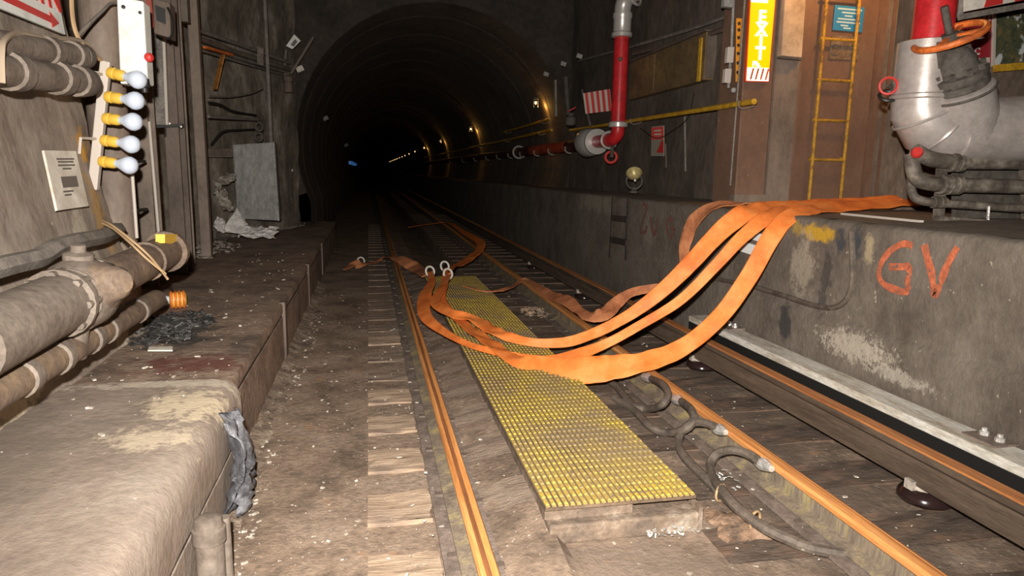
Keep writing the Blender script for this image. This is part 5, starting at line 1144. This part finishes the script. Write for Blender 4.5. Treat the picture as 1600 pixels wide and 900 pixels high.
for i, (y, e) in enumerate([(14.6, 90), (24.2, 110), (34.6, 120), (45.0, 120)]):
    lamp('tunnel_lamp_glow', 'SPOT', (3.66, y, 3.0), e * .10, (1.0, .50, .10), .015, (3.76, y - .02, 2.55), 60)
    lamp('tunnel_lamp_glow', 'POINT', (3.67, y, 2.93), 5.0, (1.0, .50, .10), .015)
for k, (x, y) in enumerate([(-1.05, 46), (-1.05, 50), (-1.05, 55), (-1.05, 60)]):
    solo('signal_lamp', MB().ball((x, y, 2.0), .10, 10).box(x - .2, x, y, y + .1, 1.9, 2.1), m_blueglow, ['nearest and leftmost', 'second from the left', 'third from the left', 'farthest and rightmost'][k] + ' of the tiny blue signal glows on the left tunnel wall', 'lamp', (x, y, 2.0), 'blue signal lamps far left')
# small lit fixtures along the left side of the vault
def bulkhead(label, q, s, mat):
    c = Vector(q)
    return solo('wall_fixture', MB().obox(c, s * 1.4, s, s, (1, .3, .5), (0, 1, 0), (-.5, 0, 1)).lathe(c - Vector((0, .05, 0)), (0, -1, 0), [(s * .4, 0), (s * .4, .05), (0, .06)], 10), mat, label, 'fixture', q)
t = Thing('tag_plate', 'small tilted white tag high on the left tunnel shoulder', 'sign', (-1.167, 12.300, 3.608))
t.part('plate', MB().slab([(-1.301, 12.300, 3.540), (-1.201, 12.300, 3.495), (-1.064, 12.300, 3.634), (-1.163, 12.300, 3.730)], .012), m_white)
t.part('print', MB().slab([(-1.227, 12.280, 3.561), (-1.178, 12.280, 3.533), (-1.114, 12.280, 3.618), (-1.153, 12.280, 3.656)], .003), m_print)
t = Thing('hanging_fixture', 'dark hanging fixture with a white lens below the tilted tag', 'fixture', (-1.306, 12.600, 2.878))
t.part('arm', MB().tube([(-1.314, 12.400, 3.495), (-1.355, 12.500, 3.230), (-1.352, 12.600, 3.066)], .02, 6, sub=3), m_conduit)
t.part('body', MB().lathe((-1.319, 12.600, 3.109), (0, 0, -1), [(.05, 0), (.09, .02), (.09, .10), (.07, .11), (.085, .28), (0, .29)], 12), m_dsteel)
t.part('rod', MB().beam((-1.265, 12.600, 3.143), (-0.879, 12.600, 3.759), .04, .04), m_dsteel)
bulkhead('white lit fixture beside the dark hanging head, upper left of the tunnel', (-1.152, 13.000, 3.277), .09, m_tagw)
bulkhead('faint pale fixture on the left vault below the white one', (-1.079, 19.000, 2.862), .10, m_bluebox)
bulkhead('faintest pale fixture lower on the left vault', (-1.022, 34.000, 2.691), .14, m_bluebox)
for k, q in enumerate([(-1.388, 13.000, 1.482), (-1.328, 14.000, 1.492)]):
    solo('cable_hook', MB().obox(q, .14, .03, .035, (1, 0, .8), (0, 1, 0), (-.8, 0, 1)), m_palebar, ['pale cable hook on the wall just right of the grey cabinet', 'second pale cable hook, nearer the dark tunnel'][k], 'hook', q)

# ---------------------------------------------------------------- litter
random.seed(21)
def scatter(name, label, areas, mat, smin, smax, loc):
    mb = MB()
    for (x0, x1, y0, y1, z, n) in areas:
        for _ in range(n):
            x = random.uniform(x0, x1); y = y0 + (y1 - y0) * random.random() ** 1.4
            s = smin + (smax - smin) * random.random() ** 3; a = random.uniform(0, 3.14)
            zz = z + fz(x, y) if z == 0 else z
            mb.obox((x, y, zz + s * .12), s * random.uniform(.7, 1.8), s * random.uniform(.5, 1), s * .35, (math.cos(a), math.sin(a), random.uniform(-.2, .2)), (-math.sin(a), math.cos(a), 0), (0, 0, 1))
    return solo(name, mb, mat, label, 'litter', loc, kind='stuff')
scatter('litter_flecks', 'pale paper flecks and grit scattered over the track bed',
        [(-.6, .0, 1.9, 9, 0, 200), (-.05, .3, 1.9, 7, .035, 130), (.45, .7, 2.0, 7, .035, 30), (1.42, 1.86, 2.2, 9, .035, 90), (1.99, 2.45, 2.0, 9, .035, 110)], m_fleck, .004, .018, (0, 4, 0))
scatter('litter_flecks', 'pale crumbs scattered on the left bench top', [(-1.4, -.75, 2.6, 3.5, .503, 14), (-1.4, -.72, 3.55, 9, .492, 150)], m_fleck, .005, .024, (-1, 4, .5))
scatter('bench_grit', 'pale grit piled along the foot of the left bench', [(-.64, -.50, 2.2, 7.5, 0, 260)], m_fleck, .005, .022, (-.6, 4, 0))
heap('rubbish_heap', 'tan crumbled scraps between the mat and the right rail', 'rubbish', (1.756, 7.047, 0.050), (.14, .28, .05), 60, m_tie, 31, size=.035)
heap('rubbish_heap', 'bright silvery scraps round the nearest cable lugs', 'rubbish', (1.715, 2.958, 0.040), (.08, .14, .02), 26, m_lug, 33, size=.014)
heap('rubbish_heap', 'crushed foil scraps under the right corner of the mat end', 'rubbish', (1.252, 2.518, 0.030), (.13, .04, .025), 40, m_lug, 35, size=.014)
